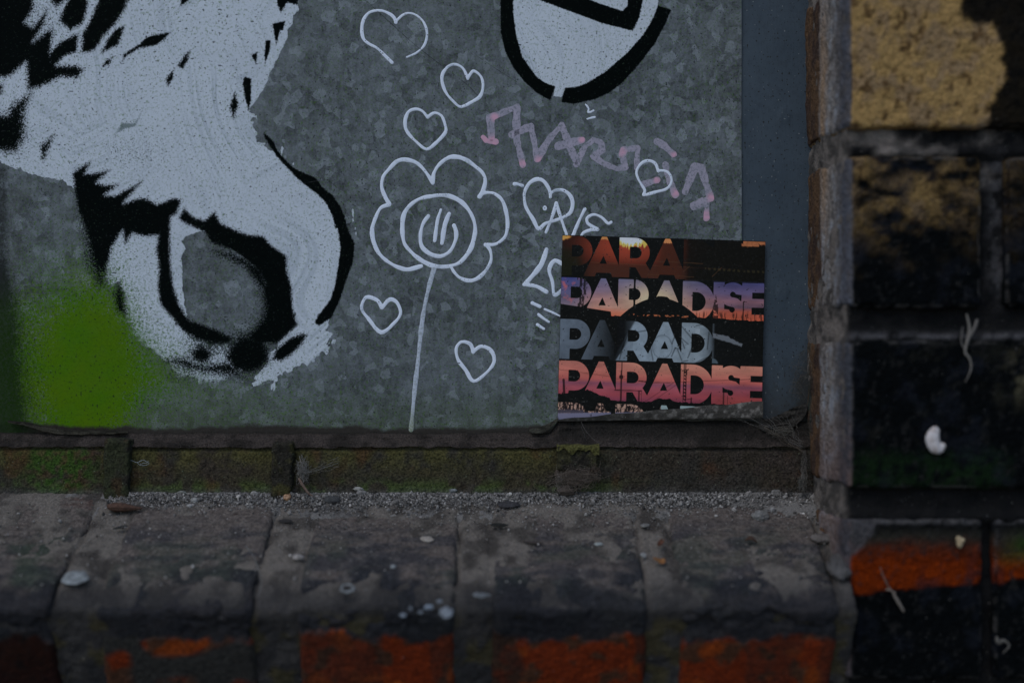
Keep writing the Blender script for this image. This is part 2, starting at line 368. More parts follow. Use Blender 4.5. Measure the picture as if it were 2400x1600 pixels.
# white brushed paint
st1 = t.noise(1, 4, vec=t.mapping(rot=(0, math.radians(-35), 0), scale=(45, 1, 900)), rough=.6)
wp = t.vmath('ADD', t.pos, t.vmath('SCALE', t.noisec(11, 1), .085))
st1 = t.noise(1, 4, vec=t.mapping(scale=(14, 1, 620), vec=t.mapping(rot=(0, math.radians(-52), 0), vec=wp)), rough=.6)
st2 = t.noise(1, 4, vec=t.mapping(scale=(13, 1, 560), vec=t.mapping(rot=(0, math.radians(38), 0), vec=wp)), rough=.6)
st3 = t.noise(1, 4, vec=t.mapping(scale=(14, 1, 600), vec=t.mapping(rot=(0, math.radians(-80), 0), vec=wp)), rough=.6)
m12 = t.mapr(t.noise(14, 1), .49, .51); m3 = t.mapr(t.noise(17, 1, vec=t.mapping(loc=(1, 4, 2))), .53, .55)
streak = t.sep(t.mix(m3, t.mix(m12, st1, st2), st3))[0]
wcol = t.mix(t.mul(t.mapr(streak, .47, .72, 0, .75), t.mapr(t.noise(26, 3), .35, .65, .15, 1.0)), (.61, .66, .71), (.30, .35, .40))
wcol = t.mix(t.mapr(t.noise(35, 3), .5, .8, 0, .45), wcol, (.50, .54, .60))
wv = t.add(t.attr('white'), t.mul(t.add(fn2, -.5), 1.2))
wm = t.math('ADD', t.mul(t.add(wv, t.mul(t.add(streak, -.5), 2.2)), 2.5), .5, True)
col = t.mix(wm, base, wcol)
gsp = t.add(t.attr('green'), t.mul(t.add(fn, -.5), .9))
gsp = t.add(gsp, t.mul(t.add(t.noise(800, 3, rough=.75), -.5), 3.4))
gm = t.mapr(gsp, .10, .95, 0, .97)
gcol = t.mix(t.mapr(t.noise(60, 3), .35, .7), (.066, .175, .0008), (.088, .175, .0008))
gcol = t.mix(t.mul(t.mapr(t.noise(700, 3, vec=t.mapping(loc=(5, 1, 3)), rough=.7), .52, .66), t.mapr(t.attr('green'), 1.3, .4, .25, .9)), gcol, (.016, .040, .008))
col = t.mix(gm, col, gcol)
# black spray: speckled edges and overspray mist
bv = t.add(t.attr('black'), t.mul(t.add(t.noise(1300, 4, rough=.75), -.5), 5.0))
bm_ = t.math('ADD', t.mul(bv, 1.0), .5, True)
mist = t.mapr(t.add(t.attr('haze'), t.mul(t.add(t.noise(1000, 3, rough=.7), -.5), 3.0)), .60, .90)
col = t.mix(t.mul(mist, .85), col, (.010, .020, .014))
gr = t.math('ADD', t.mul(t.add(t.attr('greenish'), t.mul(t.add(fn, -.5), 2.0)), 1.5), .3, True)
col = t.mix(t.mul(gr, .7), col, (.04, .085, .065))
col = t.mix(bm_, col, t.mix(t.mapr(t.noise(1300, 1), .69, .73), (.0012, .0030, .0028), (.030, .045, .028)))
# pin specks over everything, dirt with the painted shade below the sticker
specks = t.mapr(t.noise(900, 0, vec=t.mapping(loc=(9, 2, 4))), .74, .77)
col = t.mix(t.mul(specks, .8), col, (.015, .018, .018))
d_ = t.add(t.attr('dirt'), t.mul(t.add(t.noise(350, 4, rough=.7), -.5), .8))
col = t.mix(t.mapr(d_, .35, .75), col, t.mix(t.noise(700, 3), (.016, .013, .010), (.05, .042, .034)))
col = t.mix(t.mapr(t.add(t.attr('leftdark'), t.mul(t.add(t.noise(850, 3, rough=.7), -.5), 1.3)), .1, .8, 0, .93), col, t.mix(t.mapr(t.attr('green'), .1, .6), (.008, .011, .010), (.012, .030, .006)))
paint = t.math('MAXIMUM', wm, bm_)
nrm = t.bump(t.noise(130, 3), .00025, .6)
nrm = t.bump(t.add(t.mul(wm, .5), t.mul(t.mul(streak, wm), .6)), .00018, .7, nrm)
nrm = t.bump(t.mul(bm_, 1.0), .00006, .7, nrm)
nrm = t.bump(t.noise(1300, 3, rough=.7), .00006, .7, nrm)
M_SHEET = t.set(Base_Color=col, Roughness=t.mapr(paint, 0, 1, .55, .62), Metallic=t.mapr(paint, 0, 1, .15, 0), Specular_IOR_Level=t.mapr(t.math('MAXIMUM', bm_, gm), 0, 1, .22, .03), Normal=nrm)

greenish = np.full(X.shape, -10.0); add_shape(greenish, X, Y, GREENISH, 6)
ATT = dict(white=white, black=black, green=green, haze=haze_b, moss=moss, dirt=dirt, leftdark=leftdark, greenish=greenish)
V = to_world(X, Y, 0.0)
V[:, 1] += (fbm(P3, 260, 2, 40) - .5) * .9          # the sheet is not dead flat
def sheet_y(x, y): return float((fbm(np.array([[x, y, 0.0]]), 260, 2, 40)[0] - .5) * .9)
Fq = grid_faces(len(gx), len(gy))[:, ::-1]
cx = X[Fq].mean(1); cy = Y[Fq].mean(1)
fw = white[Fq].max(1); fb = black[Fq].max(1); fg = green[Fq].max(1)
painted = (fw > -2.0) | (fb > -2.0)
is_emb = painted & (cx > 1150) & (cy < 280)
is_fig = painted & ~is_emb & (cx < 900)
is_grn = ~painted & (fg > .42)
panel = empty('metal_panel', ((870 - 1200) / K0, 0, (1015 - 800) / -K0), 'galvanised grey metal sheet covered in white, black and green graffiti', 'panel')
def sub(mask, name, mat, parent, label=None):
    f = Fq[mask]; u, inv = np.unique(f, return_inverse=True)
    me = mesh_from(name, V[u], inv.reshape(f.shape), {k: v[u] for k, v in ATT.items()})
    return link(name, me, mat, parent, label)
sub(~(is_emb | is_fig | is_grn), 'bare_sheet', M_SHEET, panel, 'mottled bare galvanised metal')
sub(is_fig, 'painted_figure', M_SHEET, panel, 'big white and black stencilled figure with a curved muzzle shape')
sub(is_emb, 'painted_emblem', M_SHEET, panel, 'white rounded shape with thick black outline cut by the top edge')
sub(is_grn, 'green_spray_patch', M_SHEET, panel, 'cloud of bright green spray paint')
# body of the sheet behind the painted skin and its continuation beyond the picture
Vb, Nb, Fb = rounded_box(((-1200 - 1200) / K0, .9, -45), ((1736 - 1200) / K0, 1.9, 600), .3, 60)
link('sheet_back', mesh_from('sheet_back', Vb, Fb, cols=np.ones((len(Vb), 3)) * .15), plain_mat('sheet_metal', .5), panel)

# ------------------------------------------------------------------ marker drawings: marching squares on stroke distance fields
def stroke_field(X, Y, paths, wn_seed=1):
    f = np.full(X.shape, -99.0)
    for P, w_ in paths:
        P = np.asarray(P, float); L = np.concatenate([[0], np.cumsum(np.hypot(*np.diff(P, axis=0).T))])
        for i in range(len(P) - 1):
            a, b = P[i], P[i + 1]; e = b - a; l2 = e @ e
            if l2 < 1e-9: continue
            sel = (X > min(a[0], b[0]) - 14) & (X < max(a[0], b[0]) + 14) & (Y > min(a[1], b[1]) - 14) & (Y < max(a[1], b[1]) + 14)
            tt = np.clip(((X[sel] - a[0]) * e[0] + (Y[sel] - a[1]) * e[1]) / l2, 0, 1)
            d = np.hypot(X[sel] - a[0] - e[0] * tt, Y[sel] - a[1] - e[1] * tt)
            s0 = L[i] + tt * math.sqrt(l2)
            ww = w_ * .5 * (1 + .16 * np.sin(s0 * .05 + wn_seed) + .08 * np.sin(s0 * .17 + wn_seed * 2))
            f[sel] = np.maximum(f[sel], ww - d)
    return f

def march(name, paths, mat, parent, label=None, step=2.0, h=.13, seed=1, lift=.05, nz=.5, clip=None):
    pts = np.concatenate([np.asarray(p) for p, _ in paths])
    mg = max(w for _, w in paths)
    xs = np.arange(pts[:, 0].min() - mg, pts[:, 0].max() + mg, step); ys = np.arange(pts[:, 1].min() - mg, pts[:, 1].max() + mg, step)
    A, B = np.meshgrid(xs, ys); shp = A.shape; A = A.ravel(); B = B.ravel()
    f = stroke_field(A, B, paths, seed); Q = np.stack([A, B, A * 0 + seed * 9], 1)
    f = f + nz * 1.6 * (fbm(Q, 7, 2, seed) - .5)
    if clip is not None: f = np.minimum(f, clip(A, B))
    f = f.reshape(shp); nx = shp[1]
    verts, vals, vid, faces = [], [], {}, []
    def corner(j, i):
        k = (0, j, i)
        if k not in vid: vid[k] = len(verts); verts.append((xs[i], ys[j])); vals.append(f[j, i])
        return vid[k]
    def edge(j0, i0, j1, i1):
        k = (1, min(j0, j1), min(i0, i1), j0 == j1)
        if k not in vid:
            t_ = f[j0, i0] / (f[j0, i0] - f[j1, i1]); vid[k] = len(verts)
            verts.append((xs[i0] + (xs[i1] - xs[i0]) * t_, ys[j0] + (ys[j1] - ys[j0]) * t_)); vals.append(0.0)
        return vid[k]
    ins = f > 0
    act = ins[:-1, :-1] | ins[1:, :-1] | ins[:-1, 1:] | ins[1:, 1:]
    for j, i in zip(*np.nonzero(act)):
        cs = [(j, i), (j, i + 1), (j + 1, i + 1), (j + 1, i)]; poly = []
        for a in range(4):
            p, q = cs[a], cs[(a + 1) % 4]
            if ins[p]: poly.append(corner(*p))
            if ins[p] != ins[q]: poly.append(edge(*p, *q))
        if len(poly) >= 3: faces.append(poly[::-1][::-1])
    VV = np.array(verts); vals = np.array(vals)
    Q = np.stack([VV[:, 0], VV[:, 1], VV[:, 0] * 0], 1)
    yy = (fbm(Q, 260, 2, 40) - .5) * .9 - lift - h * np.clip(vals / 1.6, 0, 1) ** .6
    Wd = to_world(VV[:, 0], VV[:, 1], yy)
    me = mesh_from(name, Wd, faces, {'depth': vals})
    return link(name, me, mat, parent, label)

t = NT('white_marker')
n = t.noise(900, 4, rough=.7); n2 = t.noise(120, 3)
c = t.mix(t.mapr(n2, .35, .7, 0, .5), (.80, .86, .96), (.66, .72, .82))
thin = t.mapr(t.add(t.mul(n2, 1.0), t.mul(n, .5)), .84, 1.0, 0, .6)
c = t.mix(thin, c, (.25, .30, .34))
c = t.mix(t.mapr(t.noise(1500, 0), .78, .80), c, (.02, .02, .02))
M_MARK = t.set(Base_Color=c, Roughness=.5, Specular_IOR_Level=.3, Normal=t.bump(n, .00005))
t = NT('white_marker_mossy')
zz = t.t.nodes.new('ShaderNodeSeparateXYZ'); t.t.links.new(t.pos, zz.inputs[0])
c2_ = t.mix(t.mapr(t.noise(900, 4, rough=.7), .45, .62, 0, .8), (.55, .60, .68), (.30, .35, .36))
c2_ = t.mix(t.mul(t.mapr(zz.outputs[2], -.030, -.040), t.mapr(t.noise(1200, 3), .3, .7, .4, 1)), c2_, (.20, .23, .10))
M_STEM = t.set(Base_Color=c2_, Roughness=.6)

HEARTS = [
 ('open heart with a gap at its point, largest and topmost', [c3([(335, 140), (315, 100), (250, 68), (180, 74), (140, 115), (125, 180), (137, 240), (170, 270), (220, 297), (270, 345), (311, 385)]), c3([(330, 140), (368, 100), (410, 82), (460, 95), (505, 140), (525, 205), (510, 275), (460, 325), (400, 352)])], (7, 5.2), False),
 ('round heart high up, left of the emblem', [c3([(775, 482), (745, 420), (700, 396), (655, 408), (622, 450), (617, 500), (642, 570), (690, 625), (733, 655), (800, 625), (850, 590), (868, 530), (855, 470), (815, 437), (795, 448), (774, 482)])], (6.8,), False),
 ('heart directly above the left petal of the flower', [c3([(528, 718), (495, 680), (450, 669), (408, 690), (390, 750), (402, 805), (455, 865), (522, 914), (580, 875), (635, 815), (638, 775), (615, 712), (570, 692), (530, 718)])], (7.2,), False),
 ('tilted heart with a letter A written across it', [c4([(1920, 440), (1910, 370), (1860, 295), (1800, 275), (1730, 310), (1685, 390), (1682, 460), (1700, 540), (1760, 640), (1812, 730), (1870, 685), (1960, 655), (2040, 625), (2105, 580), (2125, 500), (2105, 430), (2050, 382), (1980, 375), (1930, 400), (1920, 440)])], (8,), False),
 ('small heart overlapping the faded pink letters', [c3([(1940, 1052), (1925, 1005), (1885, 985), (1840, 1000), (1808, 1050), (1820, 1100), (1858, 1165), (1852, 1195), (1920, 1178), (1990, 1158), (2020, 1120), (2018, 1080), (1990, 1050), (1942, 1045)])], (6.2,), False),
 ('heart low down, left of the flower stem', [dp([(877, 706), (867, 690), (845, 682), (835, 690), (831, 710), (845, 730), (875, 763), (905, 742), (920, 720), (912, 695), (895, 688), (878, 706)])], (8,), False),
 ('heart low down, right of the flower stem', [dp([(1087, 808), (1080, 790), (1060, 785), (1048, 800), (1052, 825), (1070, 850), (1088, 875), (1118, 855), (1135, 830), (1128, 805), (1105, 795), (1087, 808)])], (8,), False)]
for i, (lab, paths, wd, _) in enumerate(HEARTS):
    march('painted_heart', [(smooth_poly(p, False, 5), wd[min(k, len(wd) - 1)]) for k, p in enumerate(paths)], M_MARK, panel, lab, seed=i + 2)

flower = march('painted_flower', [(smooth_poly(c4(p), False, 5), w_) for p, w_ in (
    ([(840, 310), (780, 215), (700, 130), (610, 98), (520, 105), (440, 180), (385, 250), (370, 340), (400, 430), (440, 500)], 8.6),
    ([(440, 510), (360, 540), (310, 640), (282, 740), (300, 860), (350, 960), (440, 1040), (540, 1090), (620, 1103), (735, 1072)], 9.0),
    ([(842, 300), (850, 220), (900, 140), (980, 80), (1060, 70), (1150, 100), (1240, 165), (1300, 220), (1322, 290), (1305, 370), (1270, 435)], 9.0),
    ([(1275, 432), (1310, 402), (1400, 405), (1475, 465), (1510, 560), (1528, 680), (1510, 790), (1455, 850), (1400, 875), (1325, 877)], 8.2),
    ([(1330, 877), (1368, 930), (1375, 1020), (1330, 1110), (1260, 1180), (1180, 1207), (1090, 1180), (1035, 1125), (1010, 1080)], 8.0),
    ([(820, 432), (720, 455), (630, 515), (575, 600), (560, 720), (575, 850), (620, 920), (700, 995), (800, 1055), (900, 1078), (1010, 1070), (1100, 1030), (1185, 920), (1222, 800), (1228, 700), (1190, 590), (1110, 490), (1000, 432), (900, 422), (780, 440)], 9.4),
    ([(800, 612), (752, 680), (727, 780), (735, 880), (790, 945), (880, 982), (950, 970), (1010, 920), (1050, 830), (1055, 760), (1035, 700)], 8.8))],
    M_MARK, panel, 'five-petalled flower head drawn in white marker with a round smiling centre', seed=3)
march('painted_stroke', [(smooth_poly(c4([(914, 555), (882, 660), (858, 840)]), False, 5), 7.5)], M_MARK, panel, 'thin upright stroke in the flower centre, left one', seed=5)
march('painted_stroke', [(smooth_poly(c4([(990, 592), (950, 700), (925, 862)]), False, 5), 9.5)], M_MARK, panel, 'thicker upright stroke in the flower centre, right one', seed=6)
march('painted_stem', [(smooth_poly(dp([(997, 617), (985, 660), (974, 710), (966, 770), (960, 830), (952, 900), (944, 987)]), False, 6), 9.5)], M_STEM, panel, 'long white flower stem running down to the frame', seed=7)

def under(A, B):      # marker lines stop at the sticker's edge
    return 1e3 + 0 * A
W = lambda p, w_, sm=True: (smooth_poly(p, False, 5) if sm else np.array(p), w_)
march('painted_letter', [W(c4([(1975, 495), (1930, 640), (1880, 762)]), 7.5), W(c4([(1975, 495), (2020, 640), (2075, 800)]), 7.5)], M_MARK, panel, 'white letter A inside the tilted heart', seed=8)
march('painted_dot', [W(c4([(1858, 535), (1868, 525), (1882, 535), (1880, 552), (1865, 556), (1857, 545)]), 3.6)], M_MARK, panel, 'small white ring dot', seed=9)
march('painted_letter', [W(c4([(2237, 550), (2180, 665), (2115, 825)]), 8)], M_MARK, panel, 'slanted white stroke beside the letter A', seed=10)
march('painted_letter', [W(c3([(1462, 1470), (1480, 1428), (1530, 1408), (1570, 1406), (1540, 1390), (1508, 1365), (1506, 1335), (1545, 1315), (1592, 1330), (1632, 1368), (1652, 1362)]), 7)], M_MARK, panel, 'looped white letter above the sticker', seed=11)
march('painted_letter', [W(c4([(1885, 920), (1835, 1060), (1740, 1180), (1680, 1243)]), 10.5), W(c4([(1680, 1243), (1790, 1258), (1885, 1310)]), 8)], M_MARK, panel, 'white letter L left of the sticker', seed=12)
march('painted_letter', [W(c4([(2040, 1060), (1965, 1022), (1920, 1070), (1912, 1130), (1940, 1220), (1958, 1338), (2030, 1290)]), 8.5)], M_MARK, panel, 'white letter half hidden by the sticker', seed=13)
S4 = lambda L: c1(L, 500, 1200, .3443)
march('painted_stroke', [W(S4([(138, 610), (190, 634)]), 7)], M_MARK, panel, 'short white dash left of the sticker', seed=14)
march('painted_stroke', [W(S4([(222, 652), (270, 672), (330, 700)]), 5)], M_MARK, panel, 'white dash running under the sticker', seed=15)
march('painted_stroke', [W(S4([(180, 688), (215, 715), (250, 738)]), 7)], M_MARK, panel, 'second short white dash left of the sticker', seed=16)
march('painted_stroke', [W(S4([(172, 757), (216, 785)]), 8)], M_MARK, panel, 'lowest short white dash left of the sticker', seed=17)
march('paint_drip', [W(c3([(1495, 640), (1515, 665), (1512, 690), (1545, 678)]), 4)], M_MARK, panel, 'small white paint smear below the emblem', seed=18, nz=1.2)
march('paint_drip', [W(c3([(1505, 730), (1553, 718)]), 4)], M_MARK, panel, 'tiny white paint fleck below the smear', seed=19, nz=1.2)
march('paint_drip', [W(c3([(1060, 1128), (1085, 1130), (1108, 1140)]), 7)], M_MARK, panel, 'faint white smudge left of the tilted heart', seed=20, nz=2.0)

# faded pink letters: wide streaked strokes
t = NT('pink_marker')
c = t.mix(t.mapr(t.noise(260, 3), .35, .7), (.42, .38, .46), (.31, .30, .36))
c = t.mix(t.mapr(t.noise(800, 4, rough=.7), .50, .64), c, (.17, .185, .20))
c = t.mix(t.mapr(t.attr('pk'), .2, 1.0), c, (.68, .38, .48))
M_PINK = t.set(Base_Color=c, Roughness=.7, Specular_IOR_Level=.2)
def pink(paths, blobs, label, seed):
    ps = [(smooth_poly(c3(p), False, 4) if len(p) < 3 else np.array(c3(p)), w_) for p, w_ in paths]
    o = march('faded_pink_letter', ps, M_PINK, panel, label, seed=seed, h=.03, lift=.02, nz=1.6)
    me = o.data; co = np.zeros(len(me.vertices) * 3, np.float32); me.vertices.foreach_get('co', co); co = co.reshape(-1, 3) / MM
    px = co[:, 0] * K0 + 1200; py = 800 - co[:, 2] * K0; v = np.zeros(len(px))
    for bx, by, r in blobs:
        bx, by = c3([(bx, by)])[0]; v = np.maximum(v, np.exp(-((px - bx) ** 2 + (py - by) ** 2) / (r * .38) ** 2))
    v = v * (.5 + fbm(np.stack([px, py, px * 0], 1), 6, 2, seed))
    at = me.attributes.new('pk', 'FLOAT', 'POINT'); at.data.foreach_set('value', v.astype(np.float32))
pink([([(920, 855), (912, 722), (990, 690), (1078, 655), (1072, 740), (1075, 860), (1112, 1010)], 16)], [(925, 870, 45), (940, 720, 30), (1110, 1005, 30)], 'faded pink zigzag letter furthest from the sticker', 31)
pink([([(870, 840), (885, 860)], 13), ([(905, 865), (945, 868)], 14)], [(880, 850, 60), (930, 870, 60)], 'bright pink blob ending the first letter', 37)
pink([([(1045, 825), (1160, 775), (1180, 860), (1200, 975), (1275, 850), (1350, 768), (1390, 870), (1440, 1000)], 15.5), ([(1330, 895), (1475, 858)], 17)], [(1210, 980, 30), (1475, 858, 26)], 'faded pink letters N and A joined', 32)
pink([([(1440, 1005), (1490, 900), (1545, 858), (1590, 870), (1598, 920), (1545, 955), (1600, 1000), (1690, 1035), (1740, 1025), (1720, 950), (1728, 918), (1815, 908), (1808, 1030)], 14)], [(1720, 930, 30)], 'faded pink looping letter in the middle of the word', 33)
pink([([(1935, 868), (1980, 895), (2035, 945)], 17)], [(2038, 948, 22)], 'short faded pink stroke above the small heart', 34)
pink([([(1850, 1130), (1935, 1103)], 17), ([(1985, 1010), (2003, 1090), (2045, 1190)], 16)], [(1935, 1103, 26), (2048, 1185, 32)], 'faded pink strokes under the small heart', 35)
pink([([(2105, 1175), (2165, 1025), (2205, 1030), (2235, 1130), (2262, 1215), (2160, 1262)], 18), ([(2240, 1250), (2236, 1338)], 14)], [(2270, 1210, 32), (2236, 1320, 40)], 'faded pink hooked letter above the sticker corner', 36)

t = NT('scratch'); M_SCR = t.set(Base_Color=(.02, .022, .022), Roughness=.8)
for i, q_ in enumerate(([(855, 0), (905, 45), (960, 95), (1010, 135), (1090, 195), (1120, 225)], [(1115, 130), (1160, 160), (1212, 193)], [(690, 425), (715, 428), (745, 424)])):
    march('scratch', [W(q_, .9)], M_SCR, panel, ('thin dark scratch crossing the two upper hearts', 'short dark scratch left of the emblem', 'short faint scratch right of the painted figure')[i], step=1.0, seed=60 + i, h=.02, lift=.16 if i == 0 else .06, nz=.3)
# ------------------------------------------------------------------ steel frame round the sheet
M_PLATE = None
t = NT('painted_steel_grey')
c = t.mix(t.mapr(t.noise(60, 4), .3, .7), (.040, .060, .080), (.055, .078, .100))
c = t.mix(t.mul(t.mapr(t.noise(420, 4, rough=.7), .5, .75), .5), c, (.022, .030, .040))
c = t.mix(t.mapr(t.noise(900, 0), .72, .76), c, (.01, .012, .012))
c = t.mix(t.mapr(t.noise(1000, 0, vec=t.mapping(loc=(2, 2, 2))), .80, .82), c, (.22, .24, .24))
c = t.mix(t.mapr(t.add(t.attr('dirt'), t.mul(t.add(t.noise(300, 4, rough=.7), -.5), .8)), .3, .9, 0, .9), c, (.030, .029, .026))
n_ = t.bump(t.noise(1, 3, vec=t.mapping(scale=(900, 1, 120))), .00012, .6)
M_PLATE = t.set(Base_Color=c, Roughness=.55, Specular_IOR_Level=.35, Normal=t.bump(t.noise(900, 3), .0001, .6, n_))

frame = empty('steel_frame', (0, -4, -74), 'rusty steel frame with mossy bottom rail and dark grey side plates round the sheet', 'frame')
def plate(name, x0, x1, label):
    xs = np.linspace(x0, x1, 50); zs = np.linspace(-46, 260, 160); A, B = np.meshgrid(xs, zs)
    P = np.stack([A.ravel(), A.ravel() * 0, B.ravel()], 1)
    P[:, 1] = 1.2 + (fbm(P, 40, 2, 4) - .5) * .5
    for bx, bz, r in ((1838, 272, 15), (1836, 685, 16)):      # plug-welded screw heads
        X_, Z_ = (bx - 1200) / K0, (800 - bz) / K0; d = np.hypot(P[:, 0] - X_, P[:, 2] - Z_)
        P[:, 1] -= .35 * ss(3.2, 2.2, d) - .25 * ss(2.0, 1.2, d)
    px = P[:, 0] * K0 + 1200; py = 800 - P[:, 2] * K0
    dd = ss(720, 1000, py + 120 * (fbm(P, 12, 3, 6) - .5)) * .75 + ss(1850, 1905, px) * ss(600, 900, py) * .5
    f = grid_faces(50, 160)
    me = mesh_from(name, P, f, {'dirt': dd}); return link(name, me, M_PLATE, frame, label)
plate('side_plate', (1731 - 1200) / K0, 146, 'smooth blue grey painted plate beside the brick pier')

def wrinkle(name, pts_px, h_, amp, seed, col, label):
    A = smooth_poly(pts_px, False, 14); n_ = len(A); m_ = 14; V_ = []
    for j in range(m_):
        q = j / (m_ - 1)
        for i in range(n_):
            k = F / (Z0 - 1 - 3 * q); V_.append(((A[i, 0] - 1200) / k, -1.0 - 3.2 * q ** .7 , (800 - A[i, 1] - h_ * q * math.sin(math.pi * (.12 + .8 * i / n_))) / k))
    V_ = np.array(V_); f_ = fbm(V_ * [.6, 1, 3], 3, 3, seed) - .5; V_[:, 1] -= amp * f_ * 3; V_[:, 2] += amp * (fbm(V_, 2.5, 3, seed + 1) - .5)
    c_ = mixc(np.ones((len(V_), 3)) * np.array(col), np.array(col) * .4, ss(.45, .6, fbm(V_ * [.6, 1, 3], 2.5, 3, seed + 2)))
    link(name, mesh_from(name, V_, grid_faces(n_, m_)[:, ::-1], cols=c_), surf_mat(name, 1100, .7, ((900, .0006),), .95, .15, .2, (.10, .09, .08)), frame, label)
wrinkle('peeling_paint', [(1778, 982), (1810, 978), (1845, 962), (1878, 948), (1892, 946)], 46, 1.4, 5, (.042, .038, .033), 'crumpled dirty paint skin in the lower corner by the pier')
wrinkle('peeling_paint', [(1240, 1006), (1262, 1000), (1285, 992), (1308, 978)], 16, .8, 9, (.050, .048, .036), 'small curled paint skin left of the sticker corner')
wrinkle('peeling_paint', [(20, 985), (70, 990), (130, 1004), (210, 1008), (300, 1010)], 12, 1.0, 11, (.040, .036, .026), 'long flake of dirty paint along the sheet foot below the green spray')
M_RAIL = surf_mat('mossy_steel', 1000, .95, ((900, .0009), (300, .0012)), .95, .2, .35, (.13, .15, .10))
M_GRIT = surf_mat('dusty_putty', 1300, .8, ((1200, .0006), (350, .0012)), .97, .2, .2, (.12, .11, .10))
def rail_col(P):
    px = P[:, 0] * K0 + 1200; py = 800 - P[:, 2] * 4.95
    c = np.ones((len(P), 3)) * np.array((.042, .033, .023))
    c = mixc(c, (.036, .032, .025), ss(.4, .6, fbm(P, 14, 3, 2)))
    olive = ss(.35, .6, fbm(P, 9, 4, 12)) * ss(1500, 1250, px) * (.25 + .75 * ss(1130, 1060, py))
    c = mixc(c, (.080, .072, .020), olive * .75)
    low = ss(1110, 1150, py) * ss(.42, .6, fbm(P, 7, 3, 13)) * ss(1600, 1300, px); c = mixc(c, (.06, .085, .022), low)
    c = mixc(c, (.075, .032, .014), ss(.56, .72, fbm(P, 16, 3, 31)) * .6)
    gr_ = np.exp(-(((px - 150) / 75) ** 2 + ((py - 1090) / 75) ** 2)) * 1.5; c = mixc(c, (.028, .075, .008), np.clip(gr_ * ss(.3, .7, fbm(P, 2.2, 3, 14)), 0, .8))
    c = mixc(c, (.055, .042, .036), ss(1420, 1560, px) * ss(.5, .75, fbm(P, 12, 3, 15)) * .6)
    c = mixc(c, (.085, .08, .06), np.clip(ss(-51.2, -50, P[:, 2]), 0, 1) * .7)
    c = mixc(c, (.085, .08, .075), ss(1135, 1160, py + 16 * (fbm(P, 6, 3, 16) - .5)) * .6)
    return c
# bottom rail (upright face) and dusty putty fillet above it
xs = np.linspace(-330, 146, 680); zs = np.concatenate([np.linspace(-84, -52.5, 46), [-51.5, -50.6, -50.1, -49.9]])
A, B = np.meshgrid(xs, zs); P = np.stack([A.ravel(), 0 * A.ravel(), B.ravel()], 1)
P[:, 1] = -6.6 + (fbm(P, 9, 3, 50) - .5) * 1.2 + (fbm(P, 2.2, 2, 51) - .5) * .7 + ss(-52.5, -49.9, P[:, 2]) * 2.6
link('bottom_rail', mesh_from('bottom_rail', P, grid_faces(len(xs), len(zs)), cols=rail_col(P)), M_RAIL, frame, 'mossy upright face of the bottom rail')
xs = np.linspace(-330, 146, 620); tt = np.linspace(0, 1, 16); A, T_ = np.meshgrid(xs, tt); A = A.ravel(); T_ = T_.ravel()
P = np.stack([A, -.3 - 6.4 * T_, -43.4 - 6.6 * T_], 1)
px = A * K0 + 1200
P[:, 2] += ss(1290, 1310, px) * (5.5 * (1 - T_)) + (fbm(P * [1, 3, 3], 5, 3, 60) - .5) * 1.8
P[:, 1] += (fbm(P * [.35, 1, 3], 3, 3, 61) - .5) * 2.4 + ss(.0, .12, T_) * -.6 - 1.2 * ss(.62, .7, fbm(np.stack([A * .25, A * 0, T_ * 9], 1), 4, 3, 62)) * ss(.5, .2, T_)
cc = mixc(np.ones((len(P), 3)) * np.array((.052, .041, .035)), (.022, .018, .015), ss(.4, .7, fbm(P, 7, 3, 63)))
cc = mixc(cc, (.02, .018, .014), ss(.18, .0, T_)); cc = mixc(cc, (.012, .011, .009), ss(1290, 1330, px) * ss(1.0, .4, T_) * .8)  # right part: shade under the sticker roll put into the putty colour
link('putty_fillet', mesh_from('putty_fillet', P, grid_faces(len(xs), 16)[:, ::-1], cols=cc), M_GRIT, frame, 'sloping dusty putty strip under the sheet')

def lug(x0, x1, zt, zb, dep, label, seed, col):
    V_, N_, F_ = rounded_box((x0, -6.0 - dep, zb), (x1, 0, zt), 1.3, .8)
    V_ = V_ + N_ * ((fbm(V_, 4, 3, seed) - .5) * 2.6 + (fbm(V_, 1.6, 2, seed + 6) - .5) * .9)[:, None]
    V_[:, 0] += (V_[:, 2] - zt) * .03
    c = np.ones((len(V_), 3)) * np.array((.026, .023, .017)); c = mixc(c, col, ss(.4, .65, fbm(V_, 5, 3, seed + 1)) * .8)
    c = mixc(c, (.06, .028, .015), ss(.6, .75, fbm(V_, 6, 3, seed + 2)) * .5)
    return link('mounting_lug', mesh_from('mounting_lug', V_, F_, cols=c), M_RAIL, frame, label)
lug((241 - 1200) / 5.0, (301 - 1200) / 5.0, -46.0, -78, 5.2, 'dark crusted upright lug behind the dry seed pod', 70, (.035, .040, .018))
lug((637 - 1200) / 5.0, (684 - 1200) / 5.0, -47.2, -78, 5.0, 'rusty upright lug with a snail shell at its foot', 73, (.055, .050, .016))
lug((1306 - 1200) / 5.0, (1402 - 1200) / 5.0, -48.6, -60.5, 5.6, 'short mossy lug under the sticker corner with debris hanging below', 76, (.045, .042, .018))
